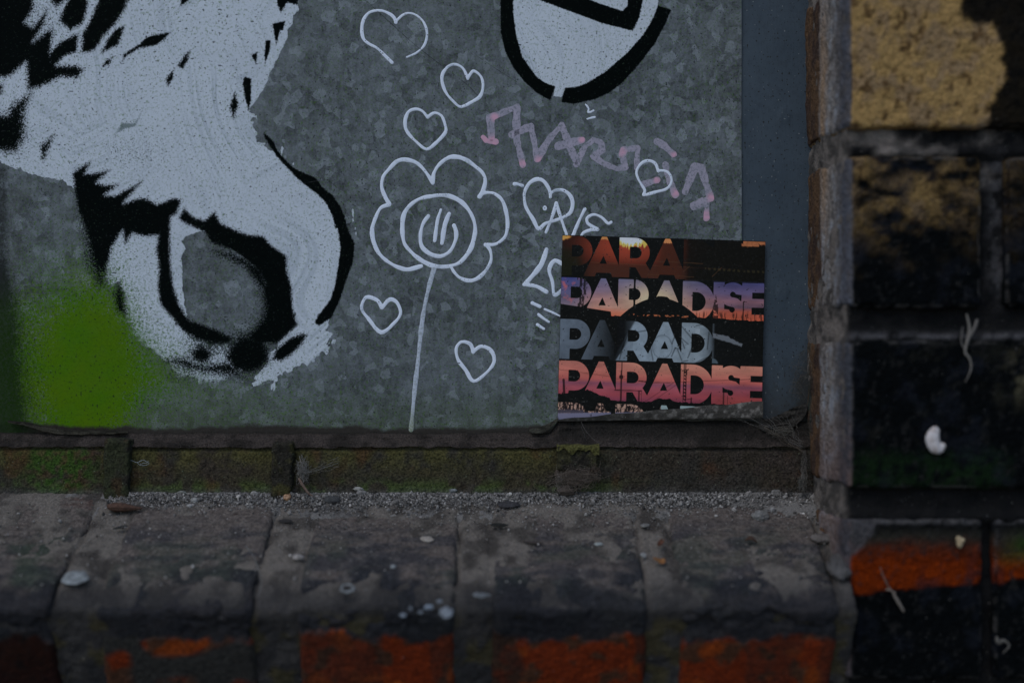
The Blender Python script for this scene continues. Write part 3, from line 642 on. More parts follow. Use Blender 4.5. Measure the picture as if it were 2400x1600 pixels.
# flaking moss skin on the third lug
n = 26; A, B = np.meshgrid(np.linspace(21, 41, n), np.linspace(-48.2, -51.5, 8)); P = np.stack([A.ravel(), 0 * A.ravel() - 12.3, B.ravel()], 1)
P[:, 2] -= 1.5 * (fbm(P, 4, 3, 81) - .5) * ss(-48.3, -50, P[:, 2]) * 5; P[:, 2] += (fbm(P, 6, 2, 84) - .5) * 1.6; P[:, 1] += (fbm(P, 3, 2, 82) - .5) * 1.4 + ss(-49, -48.2, P[:, 2]) * 1.8
link('moss_skin', mesh_from('moss_skin', P, grid_faces(n, 8)[:, ::-1], cols=np.ones((len(P), 3)) * np.array((.085, .08, .025))), M_RAIL, frame)

# ------------------------------------------------------------------ brick pier on the right
def brick_mesh(lo, hi, r, res, colf, seed, amp=1.0, defo=None, faces='+x-x+y-y+z-z', chips=0.0):
    V_, N_, F_ = rounded_box(lo, hi, r, res, faces)
    d = (fbm(V_, 18, 3, seed) - .5) * 2.2 * amp + (fbm(V_, 4, 3, seed + 1) - .5) * 1.1 * amp + (fbm(V_, 1.8, 2, seed + 4) - .5) * .5 * amp
    e = np.sort(np.abs(N_), axis=1)[:, 1]                 # >0 on the rounded edges: let them crumble
    d = d - chips * ss(.15, .7, e) * ss(.5, .72, fbm(V_, 9, 3, seed + 2)) * 4
    V_ = V_ + N_ * d[:, None]
    if defo is not None: V_ = defo(V_)
    return V_, N_, F_, colf(V_, N_)

KP = F / (Z0 - 65)
def pier_defo(V_):
    y = V_[:, 1]
    sh = np.interp(y, [-65, -60, -30, 0, 60], [4.4, 3.2, -.6, 0, 0]) * ss(170, 141, V_[:, 0])
    V_[:, 0] += sh; return V_
TAN = [(1900, -900), (2250, -900), (2250, -40), (2245, 40), (2285, 55), (2330, 62), (2355, 110), (2356, 180), (2330, 205), (2312, 245), (2305, 310), (2310, 420), (1900, 420)]
def pier_col(row, seed):
    def f(V_, N_):
        px = 1200 + V_[:, 0] * KP; py = 800 - V_[:, 2] * KP
        c = np.ones((len(V_), 3)) * np.array((.36, .225, .085))
        c = mixc(c, (.27, .18, .10), ss(.45, .6, fbm(V_, 7, 4, seed)) * .8)
        c = mixc(c, (.10, .055, .022), ss(.58, .70, fbm(V_, 2.6, 3, seed + 1)) * .9)
        BLK = np.array((.0022, .0032, .0036)); wob = fbm(V_, 10, 4, seed + 2) - .5
        if row == 1:
            sd_ = sdf_poly(px + wob * 50, py + wob * 40, TAN); sd_ = sd_ + 26 * (fbm(V_, 2.6, 3, seed + 40) - .5); c = mixc(c, BLK, ss(8, -9, sd_) * .97)
        elif row == 2:
            k = ss(.36, .62, (.5 * fbm(V_ * [.6, 1, 1.4], 5, 4, seed + 3) + .5 * fbm(V_, 11, 4, seed + 33))) * ss(640, 430, py + wob * 160) * .85 * ss(2500, 2150, px)
            k = np.maximum(k, .6 * ss(2030, 1995, px + wob * 60) * ss(600, 450, py))
            c = mixc(c * .75, BLK, 1 - k)
        elif row == 3:
            c = np.ones_like(c) * BLK
            c = mixc(c, (.085, .075, .045), ss(.4, .7, fbm(V_, 5, 3, seed)) * np.exp(-(((px - 2385) / 50) ** 2 + ((py - 880) / 50) ** 2)) * 1.2)
            c = mixc(c, (.007, .017, .006), ss(1030, 1085, py + wob * 60) * ss(.25, .6, fbm(V_, 3, 3, seed + 1)) * ss(2390, 2330, px))
            c = mixc(c, (.014, .014, .011), ss(.55, .8, fbm(V_, 6, 3, seed + 6)) * .7)
        elif row == 4:
            c = np.ones_like(c) * BLK
            c = mixc(c, (.028, .026, .02), ss(1225, 1260, py) * ss(1330, 1250, py))
            lim = 1392 - (px - 1995) * .085 + wob * 34
            band_ = ss(1245, 1330, py + wob * 60) * ss(lim + 4, lim - 8, py) * (.75 + .25 * ss(.35, .6, fbm(V_, 2.2, 3, seed + 4)))
            oc = mixc(np.ones_like(c) * np.array((.185, .024, .0015)), (.09, .06, .012), ss(2320, 2360, px) * ss(1340, 1290, py))
            c = c * (1 - band_[:, None]) + oc * band_[:, None]
            c = mixc(c, (.022, .045, .01), np.exp(-(((px - 2400) / 25) ** 2 + ((py - 1275) / 22) ** 2)))
            c = mixc(c, (.085, .08, .08), ss(12, 3, np.abs(py - 1219)) * ss(.3, .6, fbm(V_, 3, 3, seed + 7)) * .9)
            sd_ = sdf_poly(px + wob * 20, py + wob * 20, [(1900, 1150), (2050, 1150), (2045, 1245), (2000, 1300), (1900, 1310)]); c = mixc(c, (.075, .07, .072), ss(-4, 6, sd_) * .85)
        else:
            c = np.ones_like(c) * BLK
        worn = ss(.2, .6, np.sort(np.abs(N_), axis=1)[:, 1]) * ss(.42, .62, fbm(V_, 4, 3, seed + 13)) * ss(.3, .6, -N_[:, 1])
        c = mixc(c, (.10, .092, .085), worn * (.55 if row < 4 else .35))
        c = mixc(c, (.022, .021, .020), ss(.60, .70, fbm(V_, 1.8, 3, seed + 14)) * (row > 1) * .6); c = mixc(c, (.012, .014, .020), ss(.52, .7, fbm(V_, 10, 3, seed + 15)) * (row > 1) * .5)
        # reveal side: brown clay deep in, grey dusty paint near the front edge, brushed down the brick
        side = ss(.45, .8, -N_[:, 0]) * (V_[:, 0] < 152); y = V_[:, 1]; st = .5 * fbm(V_ * [1, 2.0, .4], 5, 4, seed + 8) + .5 * fbm(V_, 3.5, 3, seed + 18)
        s = mixc(np.ones_like(c) * np.array((.13, .075, .042)), (.07, .045, .035), ss(.4, .65, fbm(V_, 8, 3, seed + 9)))
        grey = mixc(np.ones_like(c) * np.array((.24, .215, .195)), (.30, .31, .33), ss(.5, .66, st)); grey = mixc(grey, (.07, .075, .095), ss(-44, -60, y) * .85); grey = mixc(grey, (.095, .085, .08), ss(.5, .36, st) * .8)
        if row in (1, 2): grey = mixc(grey, (.34, .22, .13), np.exp(-((y + 34) / 5) ** 2) * ss(1 if row == 1 else 28, 80, V_[:, 2] if row == 2 else -V_[:, 2] + 190) * .8)
        if row in (3, 4): grey = mixc(grey, (.16, .10, .085), ss(-20, -60, V_[:, 2]) * .6); grey = mixc(grey, (.05, .052, .06), ss(-48, -60, y) * ss(.3, .6, st) * .8)
        s = mixc(s, grey, ss(-26, -32, y + 5 * (fbm(V_, 12, 3, seed + 10) - .5)))
        if row == 3: s = mixc(s, (.055, .07, .06), ss(-12, -4, y) * ss(.35, .6, st))
        return c * (1 - side[:, None]) + s * side[:, None]
    return f
M_BRICK = surf_mat('painted_brick', 800, .5, ((900, .0006), (380, .0020)), .95, .06, .10, (.16, .15, .14))
M_MORT = surf_mat('old_mortar', 1000, .5, ((1000, .0006), (300, .0014)), .98, .15, .25, (.26, .25, .23))
pier = empty('brick_pier', (200, -30, -200), 'old brick pier at the side, tan brick on top, black and orange paint below', 'wall')
ROWS = [(176, 170, 1), (91.9 + 9, 91.9, 1)]
def zpx(py): return (800 - py) / KP
rows = [(0, -145, -480, [(141.2, 262), (272, 420)]), (1, 301, -62, [(141.2, 258), (269, 420)]), (2, 722, 366, [(141.8, 203.0), (213.5, 330)]), (3, 1146, 797, [(141.6, 262), (274, 420)]), (4, 1592, 1217, [(141.2, 203.5), (208.5, 326)]), (5, 2010, 1665, [(141.4, 262), (274, 420)])]
for r_, yb, yt, xsn in rows:
    for j, (a, b) in enumerate(xsn):
        seed = 100 + r_ * 20 + j * 7
        far = r_ in (0, 5) or a > 260
        lab = {(1, 0): 'rough tan brick with a black painted right side', (2, 0): 'scuffed brick, black paint with tan showing through', (3, 0): 'black painted brick with a white shell stuck on it', (4, 0): 'black brick crossed by a sprayed orange band'}.get((r_, j))
        V_, N_, F_, C_ = brick_mesh((a, -65.5 + (j * .8), zpx(yb)), (b, 60, zpx(yt)), 2.6, 5.0 if far else 1.0, pier_col(r_, seed), seed, 1.25 if r_ == 1 else .8, pier_defo, '-x+x-y-z+z', chips=.6)
        link('brick', mesh_from('brick', V_, F_, cols=C_), M_BRICK, pier, lab)
def mort_col(V_, N_):
    px = 1200 + V_[:, 0] * KP; py = 800 - V_[:, 2] * KP
    c = mixc(np.ones((len(V_), 3)) * np.array((.175, .150, .130)), (.07, .062, .055), ss(.4, .65, fbm(V_, 6, 3, 301)))
    front = ss(.5, .8, -N_[:, 1])
    blk = ss(.3, .62, fbm(V_, 9, 4, 302) + .35 * ss(380, 700, py) + .5 * ss(900, 1100, py) + .25 * ss(2250, 2380, px) * ss(500, 200, py)) * front
    c = mixc(c, (.004, .0045, .005), blk * .97)
    c = mixc(c, (.09, .085, .088), np.exp(-((py - 790) / 9) ** 2) * front * ss(.3, .6, fbm(V_, 5, 3, 303)))
    c = mixc(c, (.060, .057, .058), np.exp(-((px - 2345) / 22) ** 2) * ss(330, 380, py) * ss(740, 690, py) * ss(.35, .6, fbm(V_, 4, 3, 304)) * front)
    return c
V_, N_, F_ = rounded_box((142.5, -60.5, -230), (420, 58, 340), 1.5, 1.6, '-x-y')
V_ = V_ + N_ * ((fbm(V_, 12, 3, 310) - .5) * 4.0 + (fbm(V_, 3, 3, 311) - .5) * 2.4 + (fbm(V_, 1.5, 2, 312) - .5) * .8)[:, None]
pyy = 800 - V_[:, 2] * KP
V_[:, 1] -= 3.2 * (ss(330, 350, pyy) * ss(372, 360, pyy) + ss(765, 785, pyy) * ss(805, 796, pyy) + ss(1190, 1210, pyy) * ss(1230, 1220, pyy)) * ss(.5, .9, -N_[:, 1])
V_ = pier_defo(V_)
link('mortar', mesh_from('mortar', V_, F_, cols=mort_col(V_, N_)), M_MORT, pier)

# ------------------------------------------------------------------ sloping brick sill
AL = math.atan2(34.4, 72.0); CA, SA = math.cos(AL), math.sin(AL)
def sill_pt(x, s, h=0.0):
    """s mm down the slope from the steel, h above the brick surface"""
    x = np.asarray(x, float); s = np.asarray(s, float); h = np.asarray(h, float)
    return np.stack([x + 0 * s, -8 - s * CA - h * SA + 0 * x, -73.6 - s * SA + h * CA + 0 * x], -1)
def on_px(px, py, h=0.0):
    """where the photograph's pixel meets the sill surface"""
    dx, dz = (px - 1200) / F, (800 - py) / F
    # plane: n.(p-p0)=0 ; n=(0,-SA,CA)
    p0 = np.array([0, -8.0, -73.6]) + h * np.array([0, -SA, CA]); o = np.array([0, -Z0, 0.0]); d = np.array([dx, 1.0, dz]); nn = np.array([0, -SA, CA])
    return o + d * (nn @ (p0 - o)) / (nn @ d)
SL = np.array([[1, 0, 0], [0, CA, -SA], [0, SA, CA]])   # unused basis kept for clarity
def sill_defo_factory(tw, seed):
    def f(V_):
        # V_: x, s (down slope), h (up).  Crumbled nose at the front, then lay on the slope
        x, s, h = V_[:, 0], V_[:, 1], V_[:, 2]
        n_ = fbm(np.stack([x, x * 0 + 5, h * 0], 1), 13, 3, seed)
        nose = ss(62, 84, s + (n_ - .5) * 14)
        h2 = h - nose * (2.0 + 5 * n_) * ss(-18, 0, h)
        h2 = h2 + ss(0, 12, s) * 0 + .8 * np.sin(s * .08 + seed)
        x2 = x + tw * (s - 40) * .01
        return sill_pt(x2, s, h2)
    return f
def sill_col(idx, seed):
    def f(V_, N_):
        # V_ world
        px = 1200 + V_[:, 0] * F / (Z0 + V_[:, 1]); z = V_[:, 2]; y = V_[:, 1]
        s = (-8 - y) / CA
        c = np.ones((len(V_), 3)) * np.array((.108, .088, .076))
        st = fbm(V_ * [.35, 1, 1], 4, 4, seed)
        c = mixc(c, (.050, .045, .046), ss(.4, .6, st) * ss(14, 35, s))
        c = mixc(c, (.135, .118, .105), ss(.5, .8, fbm(V_, 3, 4, seed + 1)) * .6)
        c = mixc(c, (.018, .020, .024), ss(.48, .66, fbm(V_ * [.6, 1, 1], 12, 3, seed + 2)) * ss(30, 66, s) * .9)
        c = mixc(c, (.04, .055, .035), np.clip((.7 if idx == 0 else .35) * ss(.45, .65, fbm(V_, 16, 3, seed + 3)) * ss(20, 40, s), 0, 1))
        c = mixc(c, (.085, .052, .042), ss(.6, .75, fbm(V_ * [.3, 1, 1], 6, 3, seed + 4)) * ss(30, 5, s))
        nz_ = fbm(V_, 9, 4, seed + 5) - .5
        front = ss(-124, -127, z + nz_ * 16)
        edge_ = ss(-99, -110, z + nz_ * 22) * (1 - front); c = mixc(c, (.017, .017, .020), edge_ * .88)
        oc = mixc(np.ones_like(c) * np.array((.17, .021, .0015)), (.075, .028, .012), ss(.5, .62, fbm(V_, 9, 3, seed + 6)))
        oc = mixc(oc, (.23, .040, .003), ss(.56, .68, fbm(V_, 12, 2, seed + 8)))
        pyv = 800 - V_[:, 2] * F / (Z0 + V_[:, 1]); dk_ = np.full(len(V_), -9.)
        for q_ in ([(690, 1480), (900, 1480), (905, 1700), (690, 1700)], [(995, 1470), (1090, 1470), (1090, 1700), (1035, 1700)], [(1140, 1470), (1195, 1470), (1235, 1560), (1190, 1700), (1140, 1700)], [(1475, 1470), (1600, 1470), (1600, 1700), (1530, 1700)], [(1745, 1470), (1895, 1470), (1855, 1590), (1800, 1700), (1740, 1640)], [(1925, 1470), (2000, 1470), (2000, 1700), (1900, 1700)]):
            dk_ = np.maximum(dk_, sdf_poly(px + 25 * nz_, pyv + 25 * nz_, q_))
        oc = mixc(oc, (.030, .016, .010), ss(-3, 5, dk_) * (.55 if idx in (2, 4) else .85) * (.7 + .3 * ss(.4, .6, fbm(V_, 5, 3, seed + 12))))
        if idx == 0: oc = oc * .08
        if idx == 1: oc = mixc(oc, (.03, .028, .024), ss(.35, .55, fbm(V_, 14, 2, seed + 7)))
        c = c * (1 - front[:, None]) + oc * front[:, None]
        return c
    return f
sill = empty('brick_sill', (0, -60, -118), 'sloping sill of soot-dark bricks laid on edge with orange paint on their noses', 'sill')
SB = [(-350, -279, .2), (-262, -194.5, -1.6), (-176.5, -110, -.6), (-91.5, -24, 0), (-9.5, 57, 1.2), (71.5, 138.5, .6)]
slab = [None, 'leftmost sill brick with a greenish top and dark nose', 'dark sill brick with a crumbled brown nose', 'middle sill brick with white splashes on its front edge', 'sill brick with a chipped nose painted orange', 'sill brick next to the pier, bright orange front']
M_SILL = surf_mat('sooty_brick', 600, .7, ((900, .0006), (380, .0011)), .93, .25, .15, (.15, .145, .14))
for i, (a, b, tw) in enumerate(SB):
    seed = 400 + i * 23
    V_, N_, F_ = rounded_box((a, -30, -75), (b, 82, 0), 3.2, 1.0 if i else 3.0, '-x+x+y+z')
    d = (fbm(V_, 20, 3, seed) - .5) * 1.8 + (fbm(V_, 5, 3, seed + 1) - .5) * 1.0 - .5 + 0 * (fbm(V_, 5, 3, seed + 1) - .5) + (fbm(V_, 2, 2, seed + 4) - .5) * .6
    d = d - 3 * ss(60, 82, V_[:, 1]) * ss(.5, .7, fbm(V_, 11, 3, seed + 9)) * ss(-30, -5, V_[:, 2])
    V_ = V_ + N_ * d[:, None]
    W_ = sill_defo_factory(tw, seed)(V_)
    link('brick', mesh_from('brick', W_, F_[:, ::-1], cols=sill_col(i - 1, seed)(W_, N_)), M_SILL, sill, slab[i])
V_, N_, F_ = rounded_box((-360, -30, -75), (147, 79.5, -1.2), 3, 1.2, '+y+z')
V_ = V_ + N_ * ((fbm(V_, 14, 3, 600) - .5) * 3.4 + (fbm(V_, 3, 3, 601) - .5) * 1.8 + (fbm(V_, 1.4, 2, 603) - .5) * .7)[:, None]
V_[:, 2] += 1.6 * ss(30, 0, V_[:, 1]) - 3.5 * ss(66, 80, V_[:, 1]) - 2.5 * ss(.55, .7, fbm(V_, 16, 3, 602)) * ss(30, 50, V_[:, 1])
for a_, b_, tw_ in SB:
    for e_, k_ in ((a_, .35), (b_, 1.0)):
        q_ = np.abs(V_[:, 0] - e_ - tw_ * (V_[:, 1] - 40) * .01 - (fbm(V_ * [0, 1, 0], 9, 2, 620) - .5) * 1.5)
        V_[:, 2] -= 2.0 * k_ * ss(1.6, .5, q_) * ss(4, 16, V_[:, 1])
W_ = sill_pt(V_[:, 0], V_[:, 1], V_[:, 2])
c = mixc(np.ones((len(W_), 3)) * np.array((.155, .135, .115)), (.060, .052, .045), ss(.4, .66, fbm(W_, 9, 4, 610)))
c = mixc(c, (.03, .029, .03), ss(-98, -112, W_[:, 2]) * .8); c = mixc(c, (.075, .06, .02), ss(-112, -122, W_[:, 2]) * ss(.45, .6, fbm(W_, 8, 3, 611)) * .6)
link('mortar', mesh_from('mortar', W_, F_[:, ::-1], cols=c), M_MORT, sill)

# wall below the sill and the pavement it stands on
lower = empty('lower_wall', (-100, -60, -900), 'brick wall carrying the sill, below the picture', 'wall')
Vl, Nl, Fl = rounded_box((-360, -62, -900), (420, 60, -190), 3, 15)
link('mortar', mesh_from('mortar', Vl, Fl, cols=np.ones((len(Vl), 3)) * .10), M_MORT, lower)
Vk, Nk, Fk = rounded_box((-55, -6, -32), (55, 6, 32), 2, 7)
Vc, Nc, Fc = rounded_box((-1500, 62, -900), (1500, 200, 900), 3, 150)
link('wall_core', mesh_from('wall_core', Vc, Fc, cols=np.ones((len(Vc), 3)) * .09), M_MORT, lower)
bme = mesh_from('brick', Vk + Nk * ((fbm(Vk, 20, 2, 5) - .5) * 2)[:, None], Fk, cols=np.ones((len(Vk), 3)) * np.array((.12, .05, .03)))
for r in range(9):
    for c_ in range(6):
        o = link('brick', bme, M_BRICK, lower); o.location += Vector((-300 + c_ * 122 + (r % 2) * 60, -63, -232 - r * 77)) * MM
upper = None
t = NT('pavement_concrete'); n = t.noise(40, 5)
M_PAVE = t.set(Base_Color=t.mix(n, (.10, .10, .10), (.19, .185, .18)), Roughness=.9, Normal=t.bump(t.noise(300, 4), .001))
pv = np.array([(-9000, -9000, -900), (9000, -9000, -900), (9000, 4000, -900), (-9000, 4000, -900)], float)
link('pavement', mesh_from('pavement', pv, [[0, 1, 2, 3]]), M_PAVE, kind='structure', label='grey pavement below the wall')

# ------------------------------------------------------------------ sticker
HL, RP = 93.0, 97.2
def box_(u, v, x0, y0, x1, y1): return np.minimum(np.minimum(u - x0, x1 - u), np.minimum(v - y0, y1 - v))
def circ(u, v, x, y, r): return r - np.hypot(u - x, v - y)
def letters(u, v):
    def P_(o): return np.maximum(np.maximum(box_(u, v, o, 0, o + 24, 93), box_(u, v, o, 0, o + 36.5, 69)), circ(u, v, o + 36.5, 34.5, 34.5))
    def Pc(o): return np.maximum(box_(u, v, o + 23, 21, o + 37, 48), circ(u, v, o + 36.8, 34.5, 13.5))
    def A_(o):
        a = sdf_poly(u, v, [(o + 41.4, 0), (o + 53.1, 0), (o + 94.5, 93), (o, 93)])
        a = np.minimum(a, -sdf_poly(u, v, [(o + 46, 44), (o + 54.4, 63), (o + 37, 63)]))
        return np.minimum(a, -sdf_poly(u, v, [(o + 30, 84), (o + 64, 84), (o + 69, 96), (o + 25, 96)]))
    f = np.minimum(P_(0), -Pc(0))
    R = np.minimum(np.maximum(np.maximum(box_(u, v, 134, 0, 158.5, 93), box_(u, v, 134, 0, 170.5, 69)), circ(u, v, 170.5, 34.5, 34.5)), 1e9)
    R = np.maximum(R, sdf_poly(u, v, [(150, 50), (190, 50), (199, 63), (218, 93), (187.5, 93), (173, 69), (150, 69)]))
    A1 = np.minimum(A_(51.4), 133.2 - u + 8 * ss(66, 72, v)); A2 = A_(199.4)
    A2 = np.minimum(A2, 283.5 - u + 6 * ss(66, 74, v))
    f = np.maximum(f, A1); f = np.minimum(np.maximum(f, R), -Pc(136)); f = np.maximum(f, A2)
    D = np.minimum(np.maximum(box_(u, v, 284.6, 0, 312, 93), np.minimum(circ(u, v, 312, 46.5, 46.5), u - 284.6)), -np.maximum(box_(u, v, 307.4, 25, 317, 69), np.minimum(circ(u, v, 316.6, 47, 22), u - 307.4)))
    f = np.maximum(f, D)
    I = box_(u, v, 356.5, 0, 382, 93)
    S = np.minimum(box_(u, v, 381, -5, 424, 98), np.maximum(circ(u, v, 402, 34, 34.0), v - 12))
    S = np.minimum(S, 93 - v)
    S = np.minimum(S, -np.maximum(circ(u, v, 401.7, 28, 6.6), sdf_poly(u, v, [(401, 26), (422.3, 28.6), (421.7, 44), (412.4, 36.6), (401.4, 34.4)])))
    S = np.minimum(S, -np.maximum(circ(u, v, 400.7, 63.5, 6.6), sdf_poly(u, v, [(379.9, 48.4), (388.2, 54.2), (400, 56.8), (402, 65), (394, 63.3), (379.9, 62.7)])))
    E = np.minimum(box_(u, v, 423.2, 0, 480, 93), -np.maximum(box_(u, v, 447, 22, 490, 36.6), box_(u, v, 446, 57, 490, 73.6)))
    return np.maximum(f, np.maximum(I, np.maximum(S, E)))

nu, nv = 400, 330
us = np.linspace(0, 475, nu); TOT = 434.0
vs = np.linspace(0, TOT, nv); U, Vv = np.meshgrid(us, vs); U = U.ravel(); Vv = Vv.ravel() * (1 - 27 / TOT * U / 475)
ink = np.full(U.shape, -50.0); colr = np.zeros((len(U), 3))
UV3 = np.stack([U, Vv, U * 0], 1); N8 = fbm(UV3, 10, 4, 900); N3 = fbm(UV3, 4, 3, 901); NX = fbm(UV3 * [1, .12, 1], 3, 3, 902); NH = fbm(UV3 * [.25, 1, 1], 12, 4, 903)
def C(*a): return (np.array(a, float) / 255.) ** 2.2 / .50
def ramp(v, stops):
    out = np.zeros((len(v), 3)); xs_ = [s[0] for s in stops]; cs = np.array([s[1] for s in stops])
    for k in range(3): out[:, k] = np.interp(v, xs_, cs[:, k])
    return out
for r in range(5):
    v0 = 1.5 + r * RP; sel = (Vv >= v0 - 2) & (Vv < v0 + RP - 2); u = U[sel]; v = Vv[sel] - v0
    f = letters(u, v); n8, n3, nx, nh = N8[sel], N3[sel], NX[sel], NH[sel]; BLKc = np.array((.004, .005, .004))
    if r == 0:
        c = np.ones((len(u), 3)) * C(28, 20, 12)
        c = mixc(c, C(92, 40, 22), ss(25, 110, u) * ss(250, 200, u) * ss(75, 20, v))
        c = mixc(c, C(150, 50, 22), np.exp(-(((u - 150) / 85) ** 2 + ((v - 22) / 38) ** 2)))
        c = mixc(c, C(70, 36, 24), ss(58, 70, v) * ss(330, 250, u) * ss(40, 80, u))
        c = mixc(c, C(24, 30, 14), ss(60, 30, u) * ss(14, 40, v) * .7)
        c = mixc(c, C(88, 52, 34), ss(1.2, .5, np.abs(v - 58 - (u - 100) * .02 - 3)) * ss(40, 90, u) * ss(470, 300, u) * .7)
        c = mixc(c, C(215, 140, 45), ss(8, 3, v - ss(0, 30, u) * 0 + (u - 18) * .25 + (n3 - .5) * 6) * ss(24, 12, u))
        c = mixc(c, C(190, 120, 55), ss(0, 3, 8 - v + (n3 - .5) * 4) * (u > 90) * (u < 112))
        yy = 26 - np.abs(u - 160) * .25 + (nx - .5) * 22; c = mixc(c, C(205, 170, 60), ss(yy + 2, yy - 3, v) * ss(130, 134, u) * ss(212, 196, u))
        c = mixc(c, C(215, 222, 215), ss(yy - 5, yy - 12, v) * ss(130, 134, u) * ss(192, 180, u))
        c = mixc(c, C(205, 120, 60), ((u > 235) & (u < 262) & (v < 10 + 6 * (nx - .5)))); c = mixc(c, C(70, 34, 20), ss(10, 14, v) * ss(215, 240, u) * ss(290, 262, u) * .9)
        c = mixc(c, C(175, 100, 55), ((u > 420) & (v < 12 + 12 * (nx - .5) - 6 * (u > 460))).astype(float) * (.6 + .6 * n3).clip(0, 1))
        c = mixc(c, C(12, 14, 8), ss(285, 300, u) * ((u < 420) | (v > 12)) * .8)
        c = mixc(c, C(70, 64, 40), ss(4, 2, np.abs(v - 68 - (u - 380) * .03)) * (u > 335) * (np.sin(u * .55) > -.2) * ss(.35, .6, n3) * .35)
        # wires
        for (a_, b_, k_, q_) in ((170, 330, 52, .02), (200, 310, 84, .03)): c = mixc(c, C(82, 56, 36), ss(1.0, .4, np.abs(v - k_ - (u - a_) * q_)) * (u > a_) * (u < b_) * .6)
        c = mixc(c, C(82, 56, 36), ss(1.0, .4, np.abs((v - 62) + (u - 300) * .85)) * (u > 284) * (u < 300) * .7 + ss(1.0, .4, np.abs((v - 62) + (u - 375) * 1.0)) * (u > 352) * (u < 375) * .7)
        f = np.where(u > 290, np.where(v < 15, f, np.maximum(f, 2)), f); f = np.where(v > 72, np.maximum(f, np.where((u > 60) & (u < 470), f, f)), f)
    elif r == 1:
        sky1 = ramp(v, [(0, C(92, 92, 128)), (30, C(120, 96, 120)), (48, C(160, 112, 112)), (66, C(176, 124, 112)), (80, C(186, 92, 66)), (93, C(190, 70, 40))])
        sky2 = ramp(v, [(0, C(58, 60, 112)), (26, C(88, 76, 116)), (44, C(122, 84, 102)), (58, C(98, 74, 96)), (68, C(170, 76, 58)), (93, C(178, 72, 36))])
        sky0 = ramp(v, [(0, C(52, 58, 120)), (40, C(84, 80, 118)), (93, C(140, 116, 122))])
        a = ss(270, 400, u)[:, None]; c = sky1 * (1 - a) + sky2 * a; a0 = ss(90, 20, u)[:, None]; c = c * (1 - a0) + sky0 * a0
        c = c * (1 + (nh - .5) * .9)[:, None]
        c = mixc(c, C(180, 84, 84), ss(.55, .75, n8) * ss(60, 20, u) * .7)
        c = mixc(c, C(196, 176, 140), np.exp(-(((u - 215) / 60) ** 2 + ((v - 42) / 30) ** 2)) * .85)
        tree = (np.abs(u - 47) < 13 + 6 * np.sin(v * .07 + .6) ) & (nx + .25 * n3 > .52 + .02 * np.abs(u - 47)); c = mixc(c, C(22, 18, 18), tree * .9)
        t2 = (np.abs(u - 362) < np.clip((v - 28) * .2, 0, 7)) & (v > 28) & (n3 > .35); c = mixc(c, C(30, 22, 22), t2 * .9)
        c = mixc(c, C(40, 26, 22), ss(.52, .6, nx) * ss(66, 76, v) * ss(300, 330, u) * .8)
        lamp = ((np.abs(u - 427) < .9) & (v > 44)) | ((np.abs(v - 44) < .8) & (u > 427) & (u < 435)); c = mixc(c, C(20, 16, 18), lamp * 1.0)
        # silhouettes cut the letters
        dome = 41 + 35 * ((u - 232) / 80) ** 2 - 4 * ss(18, 10, np.abs(u - 238))
        gline = np.where(u < 118, 62 + u * .125, np.where(u < 155, 86, 84 + 4 * ss(300, 470, u))) + (n3 - .5) * 5 * (u > 118)
        f = np.minimum(f, np.minimum(dome - v, gline - v)); f = np.where((np.abs(u - 172) < 2.2), -3, f)
        win = (np.abs(v - 83) < 2.5) & (u > 160) & (u < 300) & (n3 > .55); c = mixc(c, C(150, 80, 45), win * 1.0); f = np.where(win, 2, f)
    elif r == 2:
        g = ramp(u, [(0, C(88, 102, 122)), (60, C(82, 94, 112)), (95, C(52, 60, 70)), (125, C(20, 24, 28)), (150, C(36, 42, 50)), (170, C(118, 136, 158)), (330, C(116, 132, 150)), (352, C(80, 92, 106)), (362, C(14, 16, 16)), (475, C(12, 13, 12))])
        c = g * (1 - .25 * ss(40, 93, v) * ss(130, 60, u))[:, None]
        edge0 = ss(0, 7, (u - 138) * 1.0 - (62 - v) * .55); c = c * np.where(((u > 128) & (u < 220))[:, None], (.15 + .85 * edge0)[:, None], 1)
        lit = ss(0, 4, (u - 130) * .9 - (93 - v) * .55) * (u < 172) * (v > 30); c = mixc(c, C(104, 120, 140), lit * .8)
        def crease(x0, y0, x1, y1, w_=1.8, k_=.65):
            L_ = math.hypot(x1 - x0, y1 - y0); tt_ = np.clip(((u - x0) * (x1 - x0) + (v - y0) * (y1 - y0)) / L_ ** 2, 0, 1)
            return ss(w_ * 1.6, 0, np.hypot(u - x0 - (x1 - x0) * tt_, v - y0 - (y1 - y0) * tt_)) * k_
        for s_ in ((160, 30, 148, 60), (148, 60, 141, 90), (178, 26, 206, 20), (213, 62, 219, 90), (262, 50, 268, 34), (268, 34, 262, 18), (262, 80, 270, 60), (270, 60, 285, 62), (285, 10, 312, 40), (286, 44, 292, 60), (300, 82, 312, 50), (276, 64, 286, 88), (262, 18, 300, 50), (318, 6, 340, 2), (300, 88, 286, 92), (316, 94, 348, 78), (348, 20, 345, 60)):
            c = c * (1 - crease(*s_))[:, None]
        ring = ss(2.2, 0, np.abs(np.hypot((u - 240) / .85, v - 58) - 27)); c = c * (1 - .45 * ring)[:, None]
        c = c * (1 + .5 * (n8 - .5))[:, None]
        cig = sdf_poly(u, v, [(357, 22), (400, 30), (412, 40), (428, 46), (424, 52), (400, 44), (357, 33)]); c = mixc(c, C(92, 100, 114), ss(-1, 1.5, cig + (n3 - .5) * 3)); 
        c = mixc(c, C(70, 84, 98), ss(0, 2, 16 - np.hypot(u - 356, (v - 96))) * (u > 356) * (v < 93))
        c = mixc(c, C(132, 148, 168), box_(u, v, 316, 13, 327, 24) > 0)
    elif r == 3:
